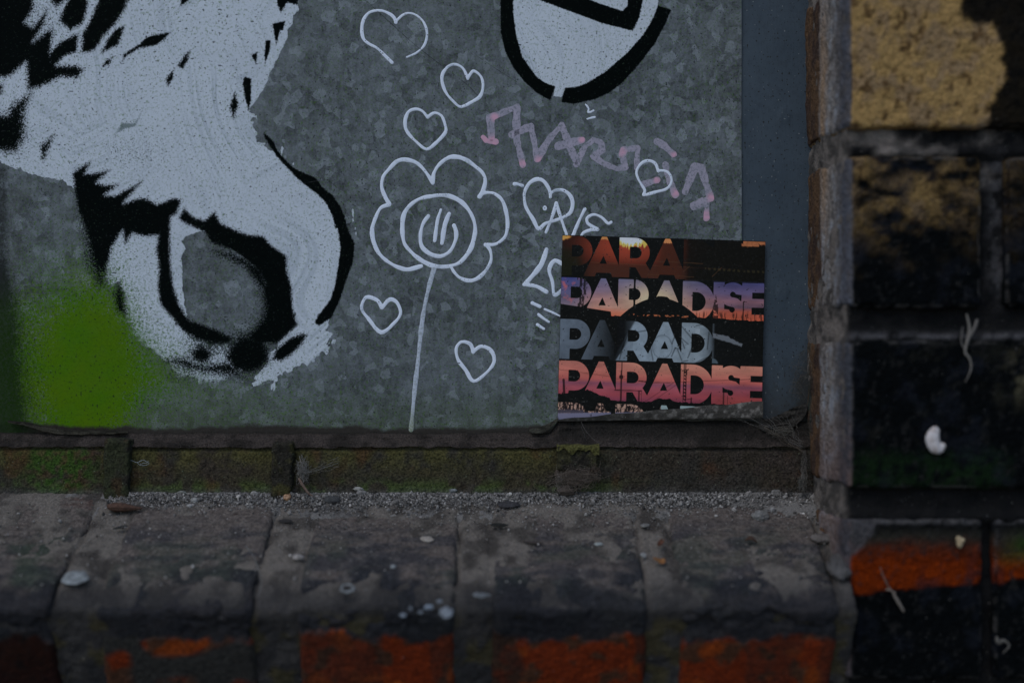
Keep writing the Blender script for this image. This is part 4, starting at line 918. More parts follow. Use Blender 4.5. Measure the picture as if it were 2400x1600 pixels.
        c = ramp(v, [(0, C(158, 92, 84)), (24, C(166, 88, 80)), (40, C(164, 76, 74)), (50, C(120, 62, 84)), (60, C(140, 62, 78)), (75, C(134, 52, 66)), (93, C(104, 44, 70))])
        c = mixc(c, C(174, 112, 96), ss(110, 200, u) * ss(40, 0, v) * .8); c = mixc(c, C(150, 58, 54), ss(300, 420, u) * ss(60, 90, v) * .8)
        c = c * (1 + (nh - .5) * .6)[:, None]
        dk = np.zeros(len(u))
        def ln(x0, y0, x1, y1, w_, k_=.85):
            L_ = math.hypot(x1 - x0, y1 - y0); tt_ = np.clip(((u - x0) * (x1 - x0) + (v - y0) * (y1 - y0)) / L_ ** 2, 0, 1)
            return ss(w_ + .6, w_ - .3, np.hypot(u - x0 - (x1 - x0) * tt_, v - y0 - (y1 - y0) * tt_)) * k_
        for q in ((0, 21, 130, 35, .5, .5), (130, 38, 260, 45, .5, .5), (220, 46, 476, 28, .6, .6), (147, 0, 147, 95, .8, .9), (146, 20, 146, 95, 1.7, .9), (187, 42, 204, 44, .9, .9), (131, 65, 194, 65, .9, .9), (194, 65, 194, 92, .5, .7),
                  (200, 92, 270, 42, .5, .6), (216, 92, 275, 48, .5, .6), (292, 0, 292, 14, 1.0, .9), (296, 0, 296, 14, 1.0, .9), (288, 15, 302, 12, 1.2, .9), (12, 45, 14, 75, 2.6, .9), (10, 75, 10, 80, 1, .9), (385, 62, 385, 92, 1.6, .8), (394, 70, 394, 92, .6, .8), (310, 78, 310, 92, 1.5, .9), (298, 82, 312, 80, .7, .9), (188, 66, 188, 92, 1.8, .8)):
            dk = np.maximum(dk, ln(*q))
        dk = np.maximum(dk, ss(.6, -.6, np.hypot(u - 146, v - 34) - 5.2) * .95)
        lat = (np.abs(u - 295 + (v - 15) * .02) < 4) & (v > 14) & ((np.abs(u - 295 + (v - 15) * .02) > 2) | (np.mod(v, 8) < 3.2) | (np.abs(np.mod(v, 8) - 4 - (u - 295)) < 1.2)); dk = np.maximum(dk, lat * .95)
        c = mixc(c, C(14, 8, 12), dk)
        gl = np.interp(u, [0, 30, 40, 70, 100, 118, 122, 140, 180, 215, 235, 262, 270, 330, 400, 475], [77, 76, 68, 66, 79, 83, 88, 90, 90, 90, 82, 82, 88, 90, 91, 92]) + (n3 - .5) * 5
        f = np.minimum(f, gl - v)
        f = np.where((u > 356) | (v < 90), f, f)
    else:
        c = mixc(np.ones((len(u), 3)) * C(150, 118, 108), C(30, 24, 26), ss(.46, .56, np.where(n3 > n8, n3, nx)))
        lay = ss(24, 27, v + u * .04); c = mixc(c, C(94, 94, 122), lay); f = np.maximum(f, np.where((v > 20 - u * .02) & (u < 125), 2, f)); c = mixc(c, C(60, 56, 70), ss(14, 20, v) * (1 - lay) * (u < 60))
        c = mixc(c, C(120, 140, 150), (u > 240).astype(float))
    ink[sel] = f; c = (c * (.68, .76, .66, .80, .80)[r] + .14 * c.mean(1)[:, None]) * np.array((1.08, 1.0, .84)); colr[sel] = np.clip(c, 0, .9)
brd = np.minimum(np.minimum(U - .5, 474.5 - U), Vv - 1.0); ink = np.minimum(ink, brd * 1.5)

# sheet shape: flat, peeling a little off the wall towards the bottom, then the bottom strip rolled up towards the viewer
TL, TR, BR, BL = np.array((1318., 551.)), np.array((1793., 566.)), np.array((1783., 1000.)), np.array((1306., 985.))
def stick_xy(u, v):
    a = (u / 475.)[:, None]; b = (v / TOT)[:, None]
    return (TL * (1 - a) + TR * a) * (1 - b) + (BL * (1 - a) + BR * a) * b
def stick_pos(u, v):
    xy = stick_xy(u, v); lift = 1.2 + .9 * ss(250, 434, v) + .5 * (u / 475) * ss(100, 400, v)
    return xy, lift
st_mat = NT('printed_vinyl'); t = st_mat
im = t.math('ADD', t.mul(t.attr('ink'), 1.6), .5, True)
c = t.mix(im, (.0022, .0026, .0020), t.attr('Col', 'Color'))
c = t.mix(t.mapr(t.noise(1100, 1), .71, .75), c, t.mix(im, (.10, .10, .09), (.02, .02, .02)))
c = t.mix(t.mapr(t.noise(700, 4, rough=.7), .5, .8, 0, .12), c, (.12, .11, .10))
M_STICK = t.set(Base_Color=c, Roughness=.38, Specular_IOR_Level=.12, Normal=t.bump(t.noise(60, 3), .0004, .5))
xy, lf = stick_pos(U, Vv)
Wd = to_world(xy[:, 0], xy[:, 1], -lf)
# the last rows bend forward under the roll
sticker = empty('sticker', ((1550 - 1200) / K0, -1.5, (980 - 800) / -K0), 'square black sticker printed PARADISE in rows of sunset-coloured letters, bottom edge curling up', 'sticker')
link('printed_face', mesh_from('printed_face', Wd, grid_faces(nu, nv)[:, ::-1], {'ink': ink}, colr), M_STICK, sticker)
# curl: begins on the line v=TOT, radius grows to the right
nc, ns = 160, 26; uu = np.linspace(0, 475, nc)
pts = []
for k in range(ns):
    th = k / (ns - 1); xy, lf = stick_pos(uu, TOT - 27 * uu / 475); base = to_world(xy[:, 0], xy[:, 1], -lf); P_ = base.copy()
    r_ = .35 + .95 * (uu / 475) ** .7; a_ = np.clip(th / .4, 0, 1) * math.pi
    P_[:, 1] -= r_ * (1 - np.cos(a_)); P_[:, 2] -= r_ * np.sin(a_) * .9
    L_ = max(0, (th - .4) / .6) * (.4 + 6.6 * (uu / 475) ** .85 + .25 * np.sin(uu * .06)); P_[:, 2] += L_; P_[:, 1] -= .10 * L_ + .35 * np.sin(L_ * .5)
    pts.append(P_)
P = np.concatenate(pts); ci = np.tile(uu, ns)
cc = mixc(np.ones((len(P), 3)) * np.array((.060, .054, .046)), (.24, .22, .195), ss(.48, .66, fbm(P, 2.2, 4, 77)) * (.25 + .75 * ss(100, 460, ci)) * ss(-46, -38, P[:, 2]))
cc = mixc(cc, (.022, .020, .015), ss(.5, .3, fbm(P, 5, 3, 78)) * .7)
M_CURL = surf_mat('dirty_vinyl_back', 1400, .5, ((1200, .00025),), .8, .3, .3, (.25, .24, .22))
link('curled_edge', mesh_from('curled_edge', P, grid_faces(nc, ns), cols=cc), M_CURL, sticker, 'dirty grey underside of the sticker rolled forward')
# ------------------------------------------------------------------ dust and gravel at the back of the sill
xs = np.linspace(-330, 143, 760); s_ = np.linspace(-2, 20, 36); A, B = np.meshgrid(xs, s_); A = A.ravel(); B = B.ravel()
Q = np.stack([A, B, A * 0], 1)
wid = 9.5 + 7 * (fbm(Q * [1, 0, 0], 55, 3, 700) - .35) + 9 * ss(100, 138, A)
hh = 2.0 * ss(0, 1, (wid - B) / wid) * (.5 + .8 * fbm(Q, 12, 3, 701)) + 1.3 * (fbm(Q, 1.8, 3, 702) - .5) - .55 + .3 * ss(90, 140, A)
hh = hh - 2.6 * ss(.75, 1, B / 20); hh = np.where(A < (240 - 1200) / 4.96, hh - .8, hh)
P = sill_pt(A, B, hh)
c = mixc(np.ones((len(P), 3)) * np.array((.19, .178, .165)), (.10, .092, .085), ss(.4, .65, fbm(Q, 5, 4, 703)))
M_SAND = surf_mat('grey_grit', 2000, .6, ((2200, .0004), (700, .0007)), .98, .15, .5, (.28, .27, .26))
link('dust', mesh_from('dust', P, grid_faces(len(xs), len(s_))[:, ::-1], cols=c), M_SAND, label='strip of grey dust and grit banked against the steel rail', cat='dust', kind='stuff')

import bmesh
bm = bmesh.new(); bmesh.ops.create_icosphere(bm, subdivisions=1, radius=1)
IV = np.array([v.co[:] for v in bm.verts]); IF = np.array([[v.index for v in f.verts] for f in bm.faces]); bm.free()
def scatter(n, xr, sfun, rfun, colf, seed):
    R_ = np.random.RandomState(seed); Vs, Fs, Cs = [], [], []
    for k in range(n):
        x = R_.uniform(*xr); s = sfun(R_, x); r = rfun(R_)
        w_ = IV * (R_.uniform(.6, 1.25, (len(IV), 1))) * (r * R_.uniform(.6, 1.2, 3))
        a = R_.uniform(0, 6.28); ca, sa = math.cos(a), math.sin(a); w_ = w_ @ np.array([[ca, sa, 0], [-sa, ca, 0], [0, 0, 1]])
        wl = 9.5
        h0 = max(0.1, 2.3 * (1 - s / 11.)) if s < 11 else .1
        p = sill_pt(x, s, h0 + r * .25)
        Vs.append(w_ + p); Fs.append(IF + k * len(IV)); Cs.append(np.ones((len(IV), 3)) * colf(R_))
    return np.concatenate(Vs), np.concatenate(Fs), np.concatenate(Cs)
def gcol(R_):
    b = R_.choice([.16, .24, .33, .46, .06], p=[.38, .32, .13, .04, .13]); return np.array((b, b * .93, b * .86)) * R_.uniform(.8, 1.2)
Vg, Fg, Cg = scatter(15000, (-190, 143), lambda R, x: abs(R.normal(3, 4.8 + 4 * max(0, (x - 100) / 40.))) + (R.rand() < .06) * R.uniform(0, 25), lambda R: min(1.4, .15 + R.exponential(.17)), gcol, 5)
M_PEB = surf_mat('pebble_stone', 900, .6, ((1000, .0006),), .95, .2)
link('gravel', mesh_from('gravel', Vg, Fg, cols=Cg, smooth=False), M_PEB, label='fine grey gravel lying along the foot of the steel rail', cat='gravel', kind='stuff')
Vg, Fg, Cg = scatter(1500, (-235, 140), lambda R, x: R.uniform(5, 72), lambda R: .12 + R.exponential(.13), gcol, 6)
link('crumbs', mesh_from('crumbs', Vg, Fg, cols=Cg, smooth=False), M_PEB, label='scattered tiny crumbs of dirt on the sill bricks', cat='crumbs', kind='stuff')

def stone(name, px, py, rad, col, label, cat, seed, sub=4, rough=.55, lift=.5, tw=0., mat=None, group=None, hh=0.0):
    p = on_px(px, py, hh) ; s_loc = max(0., (-8 - p[1]) / CA)
    p = p + np.array([0, -SA, CA]) * (rad[2] * lift + (1.4 * max(0, 1 - s_loc / 9.) if hh == 0 else 0))
    me = lump_mesh(name, (0, 0, 0), rad, seed, sub, rough, col, None, tw)
    me.transform(Matrix.Rotation(AL, 4, 'X'))
    o = link(name, me, mat or M_PEB, label=label, cat=cat, group=group); o.location = Vector(p) * MM
    return o
stone('pebble', 1783, 1213, (4.0, 3.0, 2.2), (.17, .165, .155), 'largest rough grey pebble near the corner by the pier', 'pebble', 1)
stone('pebble', 1811, 1197, (1.5, 1.3, 1.2), (.22, .21, .20), 'small pale pebble just behind the largest one', 'pebble', 2)
stone('pebble', 1818, 1163, (2.4, 1.8, 1.5), (.15, .14, .13), 'rounded grey pebble in the dust left of the corner', 'pebble', 3)
stone('pebble', 1903, 1145, (2.2, 1.8, 2.4), (.20, .20, .19), 'angular pale pebble wedged in the corner against the pier', 'pebble', 4)
stone('pebble', 1851, 1165, (1.5, 1.2, 1.0), (.05, .048, .045), 'small dark pebble between corner and largest pebble', 'pebble', 5)
stone('pebble', 780, 1178, (3.9, 2.4, 1.8), (.055, .055, .055), 'smooth dark pebble right of the spider web tuft', 'pebble', 6, rough=.2)
stone('pebble', 458, 1178, (2.0, 1.5, 1.4), (.24, .235, .22), 'pale pebble in the gravel between the two tall lugs', 'pebble', 7)
stone('pebble', 445, 1187, (1.5, 1.2, .9), (.27, .26, .25), 'whitish pebble just in front of the pale one', 'pebble', 8)
stone('pebble', 848, 1165, (2.2, 1.6, 1.6), (.19, .18, .17), 'grey pebble at the foot of the rail right of the flower stem', 'pebble', 9)
stone('pebble', 842, 1157, (2.2, 1.4, 1.0), (.25, .24, .22), 'flat pale pebble leaning on the rail', 'pebble', 10, lift=1.4)
stone('pebble', 1062, 1157, (2.0, 1.2, 1.0), (.19, .2, .2), 'bluish pebble leaning on the rail left of the third lug', 'pebble', 11)
stone('pebble', 700, 1307, (2.4, 1.7, 1.3), (.30, .27, .25), 'pinkish white pebble in the joint between two sill bricks', 'pebble', 12)
stone('pebble', 1508, 1302, (1.4, 1.1, .9), (.28, .28, .27), 'tiny white pebble in the joint left of the last sill brick', 'pebble', 13)
stone('pebble', 1512, 1232, (2.2, 1.2, .7), (.16, .155, .145), 'flat grey chip at the top of the last joint', 'pebble', 14)
stone('stone_chip', 1000, 1264, (3.2, 1.9, .8), (.33, .29, .25), 'pale flat stone chip lying on the middle sill brick', 'stone', 15, rough=.25, tw=-.3)
stone('stone_chip', 1403, 1276, (1.8, 1.1, .6), (.27, .29, .28), 'small pale chip on the fourth sill brick', 'stone', 16)
stone('bark_flake', 1192, 1188, (5.4, 2.2, .9), (.045, .043, .045), 'dark grey bark flake at the edge of the gravel', 'bark', 17, rough=.5, lift=1.4)
stone('bark_flake', 1168, 1234, (3.6, 1.3, .6), (.02, .02, .018), 'curled black flake at the corner of a sill brick', 'bark', 18, rough=.6, lift=1.8)
stone('bark_flake', 1248, 1271, (4.2, 1.0, .4), (.05, .04, .036), 'thin brown splinter lying on the fourth sill brick', 'bark', 19, rough=.4, tw=-.15)
stone('bark_flake', 672, 1222, (3.0, 1.2, .6), (.035, .032, .03), 'dark curled leaf scrap beside the second joint', 'bark', 20, rough=.6)
stone('bark_flake', 282, 1236, (3.0, .9, .5), (.03, .03, .028), 'thin dark splinter in front of the seed pod', 'bark', 21, rough=.5, tw=.4)
stone('bark_flake', 555, 1207, (2.6, .9, .5), (.05, .035, .03), 'brown twig scrap near the gravel edge', 'bark', 22, rough=.6)
stone('mortar_chunk', 1935, 1265, (6.0, 3.4, 1.8), (.12, .105, .095), 'broken mortar chunk where the sill meets the pier', 'mortar', 23, rough=.5, sub=4)
stone('mortar_chunk', 1965, 1335, (5.0, 8.5, 2.8), (.085, .08, .076), 'crumbling grey mortar lump in the corner beside the orange painted brick', 'mortar', 24, rough=.55, sub=4)

# dry seed pod: woody husk with ridges
def revolve(name, prof, n, mat, loc, rot, col, label, cat, wob=.15, seed=1, ridges=0, squash=(1, 1, 1)):
    prof = np.array(prof); th = np.linspace(0, 2 * math.pi, n, endpoint=False); m = len(prof)
    V_ = np.zeros((m * n, 3))
    for i, (x, r) in enumerate(prof):
        rr = r * (1 + (.12 * np.sin(th * ridges) if ridges else 0))
        V_[i * n:(i + 1) * n] = np.stack([np.full(n, x), rr * np.cos(th), rr * np.sin(th)], 1)
    V_ = V_ * np.array(squash); V_ = V_ * (1 + wob * (fbm(V_ + 50, 1.2, 3, seed) - .5))[:, None]
    f = []
    for i in range(m - 1):
        for j in range(n): f.append([i * n + j, i * n + (j + 1) % n, (i + 1) * n + (j + 1) % n, (i + 1) * n + j])
    c = np.ones((len(V_), 3)) * np.array(col) * (.6 + .9 * fbm(V_ + 50, .9, 3, seed + 3))[:, None]
    o = link(name, mesh_from(name, V_, np.array(f)[:, ::-1], cols=c), mat, label=label, cat=cat)
    o.location = Vector(loc) * MM; o.rotation_euler = rot; return o
M_ORG = surf_mat('dry_plant', 1200, .5, ((1500, .0003),), .9, .2)
p = on_px(292, 1189, 2.6)
k_ = np.linspace(0, 1, 28)
prof = [(-8.5 + 17 * a, .05 + 3.4 * math.sin(math.pi * a ** .8) ** .7 * (1 - .55 * a)) for a in k_]
revolve('seed_pod', prof, 28, M_ORG, p, (0, math.radians(2), math.radians(-3)), (.085, .048, .034), 'dry brown seed pod lying at the foot of the first lug', 'seed pod', .35, 4, 9, (1, 1, .72))
# snail shells: tapering spiral tube
def spiral_shell(name, R, turns, rad0, col, loc, rot, label, cat, seed=1, pitch=.25):
    n, m = 90, 14; V_, c = [], []
    for i in range(n):
        t_ = i / (n - 1); a = t_ * turns * 2 * math.pi; g = (.12 + .88 * t_ ** 1.3)
        cx_, cy_, cz_ = R * g * math.cos(a), R * g * math.sin(a), -pitch * R * (t_ * 3 - 1)
        for j in range(m):
            b = j / m * 2 * math.pi; r_ = rad0 * g
            V_.append(((R * g + r_ * math.cos(b)) * math.cos(a), (R * g + r_ * math.cos(b)) * math.sin(a), cz_ + r_ * math.sin(b)))
            c.append(np.array(col) * (.85 + .25 * math.sin(a * 5)))
    f = [[i * m + j, i * m + (j + 1) % m, (i + 1) * m + (j + 1) % m, (i + 1) * m + j] for i in range(n - 1) for j in range(m)]
    f.append([(n - 1) * m + j for j in range(m)])
    o = link(name, mesh_from(name, V_, f, cols=np.array(c)), M_SHELL, label=label, cat=cat); o.location = Vector(loc) * MM; o.rotation_euler = rot; return o
M_SHELL = plain_mat('shell', .45, .5, .2, 1500, .00005)
spiral_shell('snail_shell', 1.0, 2.2, 1.25, (.42, .23, .12), on_px(672, 1166, 2.4) + np.array([0, -.6, .6]), (math.radians(70), .4, 0), 'small orange snail shell at the foot of the second lug', 'snail shell', 2)
stone('shell_fragment', 597, 1168, (1.9, .5, 1.7), (.30, .28, .26), 'pale curved shell fragment in the gravel left of the second lug', 'shell', 31, lift=.7, mat=M_SHELL, rough=.15)
stone('shell_fragment', 427, 1165, (2.4, .6, 1.2), (.17, .17, .15), 'grey dry shell fragment between the two tall lugs', 'shell', 32, lift=.8, mat=M_SHELL, rough=.4)
# white kidney-shaped shell on the pier: bent tube, closed
yf = -66.8
n, m = 40, 20; V_ = []
cx0, cz0 = (2187 - 1200) / KP, (800 - 1027) / KP
kc = smooth_poly([(2196, 1004), (2187, 1010), (2181, 1024), (2185, 1042), (2194, 1049), (2203, 1044), (2207, 1036)], False, 7); n = len(kc)
kr = np.interp(np.linspace(0, 1, n), [0, .08, .35, .6, .85, .96, 1], [3, 11, 17, 15, 9, 6, 1])
kt = np.gradient(kc, axis=0); kt /= np.linalg.norm(kt, axis=1)[:, None]
for i in range(n):
    c_ = np.array([(kc[i, 0] - 1200) / KP, yf - 1.0, (800 - kc[i, 1]) / KP]); nn = np.array([-kt[i, 1], 0, -kt[i, 0]])
    for j in range(m):
        b = j / m * 2 * math.pi; V_.append(c_ + nn * kr[i] / KP * math.cos(b) + np.array([0, 1, 0]) * kr[i] / KP * .6 * math.sin(b))
f = [[i * m + j, i * m + (j + 1) % m, (i + 1) * m + (j + 1) % m, (i + 1) * m + j] for i in range(n - 1) for j in range(m)] + [[j for j in range(m)], [(n - 1) * m + j for j in range(m)]]
V_ = np.array(V_); rimc = ss(.55, .8, fbm(V_, 2, 2, 9))
link('snail_shell', mesh_from('snail_shell', V_, f, cols=mixc(np.ones((len(V_), 3)) * np.array((.62, .57, .55)), (.30, .22, .18), rimc)), M_SHELL, label='white kidney-shaped shell stuck to the black brick of the pier', cat='snail shell')
# three-lobed seed husk
V_, f, C_ = [], [], []
hx, hz = (2243 - 1200) / KP, (800 - 1266) / KP
for li, (ang, L_) in enumerate(((100, 2.6), (20, 2.7), (-80, 3.0))):
    base = len(V_); a = math.radians(ang); d = np.array([math.cos(a), 0, math.sin(a)]); q = np.array([-math.sin(a), 0, math.cos(a)])
    for i in range(8):
        for j in range(5):
            tt_ = i / 7; w_ = 1.2 * math.sin(math.pi * (.12 + .8 * tt_)); s2 = (j / 4 - .5) * 2
            V_.append(np.array([hx, -67.3, hz]) + d * L_ * (tt_ - .1) + q * w_ * s2 + np.array([0, 1, 0]) * (-.9 * (1 - s2 * s2) - .5 * math.sin(3 * tt_)))
            C_.append(np.array((.52, .40, .24)) * (1 - .3 * tt_))
    for i in range(7):
        for j in range(4): a0 = base + i * 5 + j; f.append([a0, a0 + 1, a0 + 6, a0 + 5])
o = link('seed_husk', mesh_from('seed_husk', V_, f, cols=np.array(C_)), M_ORG, label='pale three-lobed seed husk caught on the orange band of the pier', cat='seed husk')
md = o.modifiers.new('thickness', 'SOLIDIFY'); md.thickness = .0003

# ------------------------------------------------------------------ fibres, webs, strands (thin tubes)
def tubes(name, lines, mat, label, cat, group=None, n=5):
    Vs, Fs, k0, cs = [], [], 0, []
    for P_, r_, col in lines:
        P_ = np.asarray(P_, float); m = len(P_); T = np.gradient(P_, axis=0); T /= np.linalg.norm(T, axis=1)[:, None] + 1e-9
        up = np.array([.3, .9, .2]); B1 = np.cross(T, up); B1 /= np.linalg.norm(B1, axis=1)[:, None] + 1e-9; B2 = np.cross(T, B1)
        rr = np.asarray(r_) * np.ones(m)
        for j in range(n):
            b = j / n * 2 * math.pi; Vs.append(P_ + (B1 * math.cos(b) + B2 * math.sin(b)) * rr[:, None]); cs.append(np.ones((m, 3)) * np.array(col))
        for j in range(n):
            a = np.arange(m - 1) + k0 + j * m; b = np.arange(m - 1) + k0 + ((j + 1) % n) * m
            Fs.append(np.stack([a, b, b + 1, a + 1], 1))
        k0 += n * m
    me = mesh_from(name, np.concatenate(Vs), np.concatenate(Fs), cols=np.concatenate(cs))
    ctr = np.concatenate([np.asarray(l[0]) for l in lines]).mean(0)
    return link(name, me, mat, label=label, cat=cat, group=group, origin=ctr)
M_WEB = plain_mat('web_fibre', .9, .1, .4, 2500, .00005)
def panel_px(px, py, y): k = F / (Z0 + y); return np.array([(px - 1200) / k, y, (800 - py) / k])
def wander(a, b, n, amp, seed):
    t_ = np.linspace(0, 1, n)[:, None]; P_ = np.array(a) * (1 - t_) + np.array(b) * t_; Q = np.concatenate([t_ * 40, t_ * 0, t_ * 0], 1)
    off = np.stack([fbm(Q, 9, 3, seed + k) - .5 for k in (0, 50, 90)], 1) * amp; return P_ + off * np.sin(np.pi * t_) ** .5
G = (.20, .19, .175); rs = np.random.RandomState(3)
def tuft(cx_, cy_, w_, h_, n, y, label, seed, col=G, name='spider_web', cat='spider web'):
    R = np.random.RandomState(seed); L = []
    for k in range(n):
        pts_ = [panel_px(cx_ + R.normal(0, w_), cy_ + R.normal(0, h_), y + R.normal(0, 1.2)) for _ in range(5)]
        L.append((smooth_poly(pts_, False, 9), R.uniform(.035, .085), np.array(col) * R.uniform(.6, 1.5)))
    return L
tubes('spider_web', tuft(708, 1100, 9, 16, 34, -10.5, '', 4) + [(wander(panel_px(712, 1110, -10), panel_px(795, 1070 + 4 * k, -8), 20, 3, 60 + k), .05, G) for k in range(7)], M_WEB, 'grey tangled web tuft beside the second lug', 'spider web')
o = link('debris_clump', lump_mesh('debris_clump', (0, 0, 0), (8.5, 2.6, 3.4), 44, 4, .8, (.060, .046, .036)), M_ORG, label='dark ragged clump of debris under the short third lug', cat='debris'); o.location = Vector(panel_px(1350, 1112, -9.5)) * MM
o = link('debris_clump', lump_mesh('debris_clump', (0, 0, 0), (4.0, 2.2, 2.2), 47, 3, .8, (.075, .06, .05)), M_ORG, label='small debris clump on the gravel below the third lug', cat='debris'); o.location = Vector(panel_px(1325, 1150, -11)) * MM
tubes('spider_web', tuft(1350, 1120, 26, 14, 60, -12.5, '', 5, (.13, .105, .085)) + tuft(1310, 1128, 6, 16, 14, -11.5, '', 6, (.16, .14, .12)) + tuft(1395, 1105, 7, 14, 14, -11.5, '', 7, (.12, .09, .07)), M_WEB, 'ragged debris and web hanging under the short third lug', 'spider web')
webs = [(wander(panel_px(1712 + 12 * k, 974, -6), panel_px(1880 + rs.uniform(-8, 8), 1040 + rs.uniform(-14, 14), -9), 24, 3.0, 100 + k * 3), rs.uniform(.03, .07), np.array(G) * rs.uniform(.6, 1.3)) for k in range(13)]
webs += [(wander(panel_px(1790, 1000, -7), panel_px(1885, 1060, -10), 30, 5.0, 150 + k), rs.uniform(.03, .08), np.array((.12, .10, .08))) for k in range(9)]
webs += tuft(1838, 1010, 16, 6, 16, -8, '', 8, (.13, .12, .10)) + tuft(1872, 905, 10, 18, 16, -9, '', 9, (.08, .075, .065)) + [(wander(panel_px(1862 + rs.uniform(-14, 10), 880 + rs.uniform(-30, 20), -8), panel_px(1895, 860 + rs.uniform(-60, 60), -16), 18, 4, 190 + k), .06, (.11, .105, .09)) for k in range(8)]
tubes('spider_web', webs, M_WEB, 'dusty web strung from the sticker corner to the pier', 'spider web')
hang = [(wander(panel_px(1885 + rs.uniform(-3, 3), 1055, -11), panel_px(1880 + rs.uniform(-8, 8), 1150, -13), 26, 3.5, 210 + k), np.interp(np.linspace(0, 1, 26), [0, .4, 1], [.06, .14, .4]), np.array((.09, .082, .072)) * rs.uniform(.7, 1.4)) for k in range(12)]
tubes('spider_web', hang + tuft(1880, 1135, 7, 10, 20, -13, '', 12, (.10, .095, .085)), M_WEB, 'thick dusty web hanging down the corner beside the pier', 'spider web')
tubes('web_thread', [(smooth_poly([panel_px(x, y, yy) for x, y, yy in ((1362, 988, -4), (1372, 1008, -8), (1390, 1028, -9), (1408, 1040, -9))], False, 8), .07, (.13, .12, .11)), (wander(panel_px(1362, 1000, -6), panel_px(1374, 1032, -8), 12, 1.5, 3), .05, (.10, .095, .09))], M_WEB, 'thin web thread hanging from the left end of the sticker roll', 'web thread')
tubes('fibre', [(smooth_poly([panel_px(x, y, -8.4) for x, y in ((298, 1075), (312, 1080), (322, 1083), (335, 1078), (345, 1082), (349, 1086), (340, 1090), (328, 1089), (322, 1083))], False, 8), .12, (.30, .33, .34)), (wander(panel_px(328, 1088, -8.4), panel_px(348, 1080, -8.4), 14, 2.5, 7), .12, (.28, .31, .32))], M_WEB, 'white fluffy fibre stuck to the rail right of the first lug', 'fibre')
def pier_px(px, py, y=-67.0): k = F / (Z0 + y); return np.array([(px - 1200) / k, y, (800 - py) / k])
def taper(n, a, b): return np.interp(np.linspace(0, 1, n), [0, .15, .6, 1], [a * .5, a, (a + b) / 2, b * .4])
L1 = smooth_poly([pier_px(*q) for q in ((2265, 735), (2272, 770), (2266, 800), (2262, 825), (2272, 840), (2276, 860), (2270, 880), (2262, 895))], False, 8)
L2 = smooth_poly([pier_px(*q) for q in ((2290, 748), (2284, 768), (2272, 790), (2264, 815))], False, 8)
L3 = smooth_poly([pier_px(*q) for q in ((2256, 765), (2253, 800), (2262, 822))], False, 8)
tubes('dry_root', [(L1, taper(len(L1), .7, .3), (.20, .18, .155)), (L2, taper(len(L2), .8, .5), (.16, .145, .13)), (L3, taper(len(L3), .25, .3), (.17, .155, .14))], M_ORG, 'pale dry rootlet dangling from the mortar joint of the pier', 'root')
L1 = smooth_poly([pier_px(*q) for q in ((2062, 1328), (2076, 1362), (2092, 1388), (2104, 1408), (2118, 1432))], False, 8)
tubes('dry_stalk', [(L1, np.interp(np.linspace(0, 1, len(L1)), [0, .5, .62, .8, 1], [.15, .25, .7, .8, .5]), (.20, .17, .14)), (smooth_poly([pier_px(*q) for q in ((2076, 1380), (2088, 1383), (2098, 1390))], False, 6), .5, (.20, .16, .13))], M_ORG, 'thin dry stalk hanging across the black brick below the orange band', 'stalk')
L1 = smooth_poly([pier_px(*q) for q in ((2335, 1490), (2340, 1505), (2352, 1500), (2365, 1512), (2350, 1530))], False, 8)
tubes('fibre', [(L1, taper(len(L1), 1.0, .4), (.12, .11, .095))], M_ORG, 'pale fibre scrap low on the pier', 'fibre')
# twig in front of the web tuft
L1 = smooth_poly([panel_px(x, y, yy) for x, y, yy in ((700, 1120, -12), (712, 1140, -13), (724, 1156, -14), (733, 1162, -14))], False, 6)
tubes('twig', [(L1, taper(len(L1), .7, .5), (.16, .11, .085))], M_ORG, 'short brown twig poking out below the web tuft', 'twig')
# long pale hair on the sill
L1 = smooth_poly([on_px(x, y, .6) for x, y in ((575, 1278), (592, 1300), (605, 1330), (612, 1360), (608, 1385), (600, 1400))], False, 8)
tubes('hair', [(L1, .10, (.20, .21, .21))], M_WEB, 'long pale hair lying across a sill joint', 'hair')
# leaf scrap
def leaf(px, py, L_, w_, rot, col, label, name='leaf_scrap', seed=1):
    n, m = 12, 7; V_, f = [], []
    for i in range(n):
        for j in range(m):
            a = i / (n - 1); s = (j / (m - 1) - .5) * 2; ww = w_ * math.sin(math.pi * (.08 + .84 * a)) ** .6
            V_.append((L_ * (a - .5), ww * s, 1.1 * math.sin(a * 4 + seed) + .9 * s * s))
    f = [[i * m + j, i * m + j + 1, (i + 1) * m + j + 1, (i + 1) * m + j] for i in range(n - 1) for j in range(m - 1)]
    V_ = np.array(V_); V_[:, 2] += (fbm(V_ + 9, 1.5, 2, seed) - .5) * 1.0
    me = mesh_from(name, V_, f, cols=np.ones((len(V_), 3)) * np.array(col) * (.6 + .8 * fbm(V_ + 9, 1.2, 2, seed + 1))[:, None])
    o = link(name, me, M_ORG, label=label, cat='leaf'); o.location = Vector(on_px(px, py, 1.2)) * MM; o.rotation_euler = (AL, 0, rot)
    md = o.modifiers.new('thickness', 'SOLIDIFY'); md.thickness = .0002
leaf(1545, 1314, 6, 1.8, .3, (.26, .12, .045), 'curled orange-brown leaf scrap in the last sill joint', seed=2)
leaf(1547, 1273, 3.6, 1.2, 1.1, (.09, .04, .025), 'small dark red leaf scrap in the last sill joint', seed=4)
leaf(1760, 1268, 5, 1.4, -.2, (.07, .042, .03), 'flat brown leaf scrap on the last sill brick', seed=6)
leaf(1935, 1247, 6, 1.6, .2, (.16, .085, .045), 'brown leaf tip at the top of the mortar chunk', seed=8)

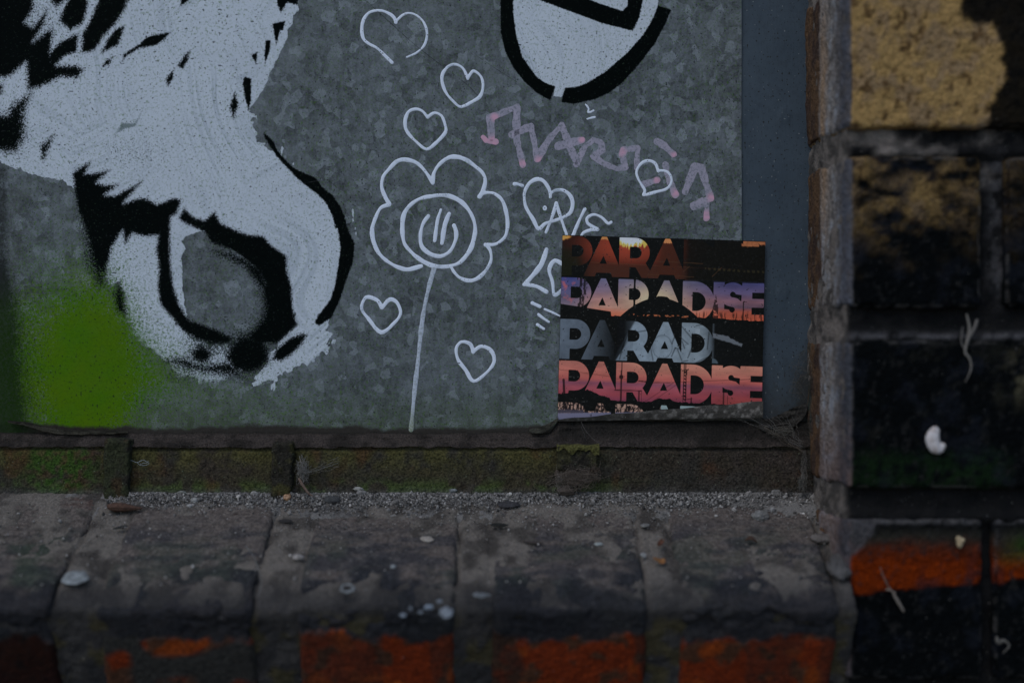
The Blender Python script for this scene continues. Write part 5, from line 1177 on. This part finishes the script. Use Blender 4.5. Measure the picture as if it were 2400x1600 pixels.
# ------------------------------------------------------------------ paint and lime splashes on the sill
M_SPL = surf_mat('lime_splash', 450, .8, ((900, .0006),), .8, .3)
def splash(px, py, rx, ry, label, seed, hole=0.0, col=(.22, .235, .235), thick=.35):
    p = on_px(px, py, 0); s0 = (-8 - p[1]) / CA; n = 40; rings = 7; V_, f = [], []
    for i in range(rings):
        q = hole + (1 - hole) * i / (rings - 1)
        for j in range(n):
            a = j / n * 2 * math.pi; w_ = 1 + (.22 if rx > 5 or hole else .75) * (vnoise(np.array([[math.cos(a) * 9, math.sin(a) * 9, seed]]), 5, seed)[0] - .5) + .04 * math.sin(a * 5 + seed)
            e = 1 - abs(2 * (i / (rings - 1)) - 1) ** 3 if hole > 0 else 1 - (i / (rings - 1)) ** 3
            V_.append(sill_pt(p[0] + rx * .85 * q * w_ * math.cos(a), s0 + ry * .85 * q * w_ * math.sin(a), .95 + thick * e - .5 * (i == rings - 1)))
    V_ = np.array(V_).reshape(-1, 3)
    f = [[i * n + j, i * n + (j + 1) % n, (i + 1) * n + (j + 1) % n, (i + 1) * n + j] for i in range(rings - 1) for j in range(n)]
    me = mesh_from('lime_splash', V_, f, cols=np.ones((len(V_), 3)) * np.array(col))
    link('lime_splash', me, M_SPL, label=label, cat='splash', origin=V_.mean(0))
splash(177, 1355, 6.6, 6.0, 'oval white splash on the mortar of the leftmost joint', 1)
splash(814, 1381, 3.9, 3.6, 'faint white ring splash on the middle sill brick', 2, .62, (.19, .20, .20), .15)
splash(921, 1330, 1.4, 1.4, 'tiny round white dot in the middle of the middle sill brick', 3)
splash(946, 1444, 1.6, 1.2, 'small white splash on the front edge, left of the big one', 4, col=(.22, .25, .28))
splash(1005, 1424, 2.2, 1.6, 'white splash on the front edge of the middle sill brick', 5, col=(.22, .26, .30))
splash(1046, 1436, 3.4, 4.0, 'largest white splash at the front right corner of the middle sill brick', 6, col=(.20, .22, .24))
splash(1030, 1411, 1.6, 1.2, 'little white fleck above the corner splash of the middle sill brick', 8, col=(.20, .22, .24))
splash(985, 1437, 1.3, .8, 'little white fleck between the front edge splashes', 9, col=(.18, .20, .22))
splash(962, 1428, 1.0, .8, 'faint fleck at the left end of the front edge splashes', 10, col=(.16, .18, .20))
splash(1128, 1396, 4.0, 1.8, 'pale smear on the mortar right of the middle sill brick', 7, col=(.14, .15, .155), thick=.15)
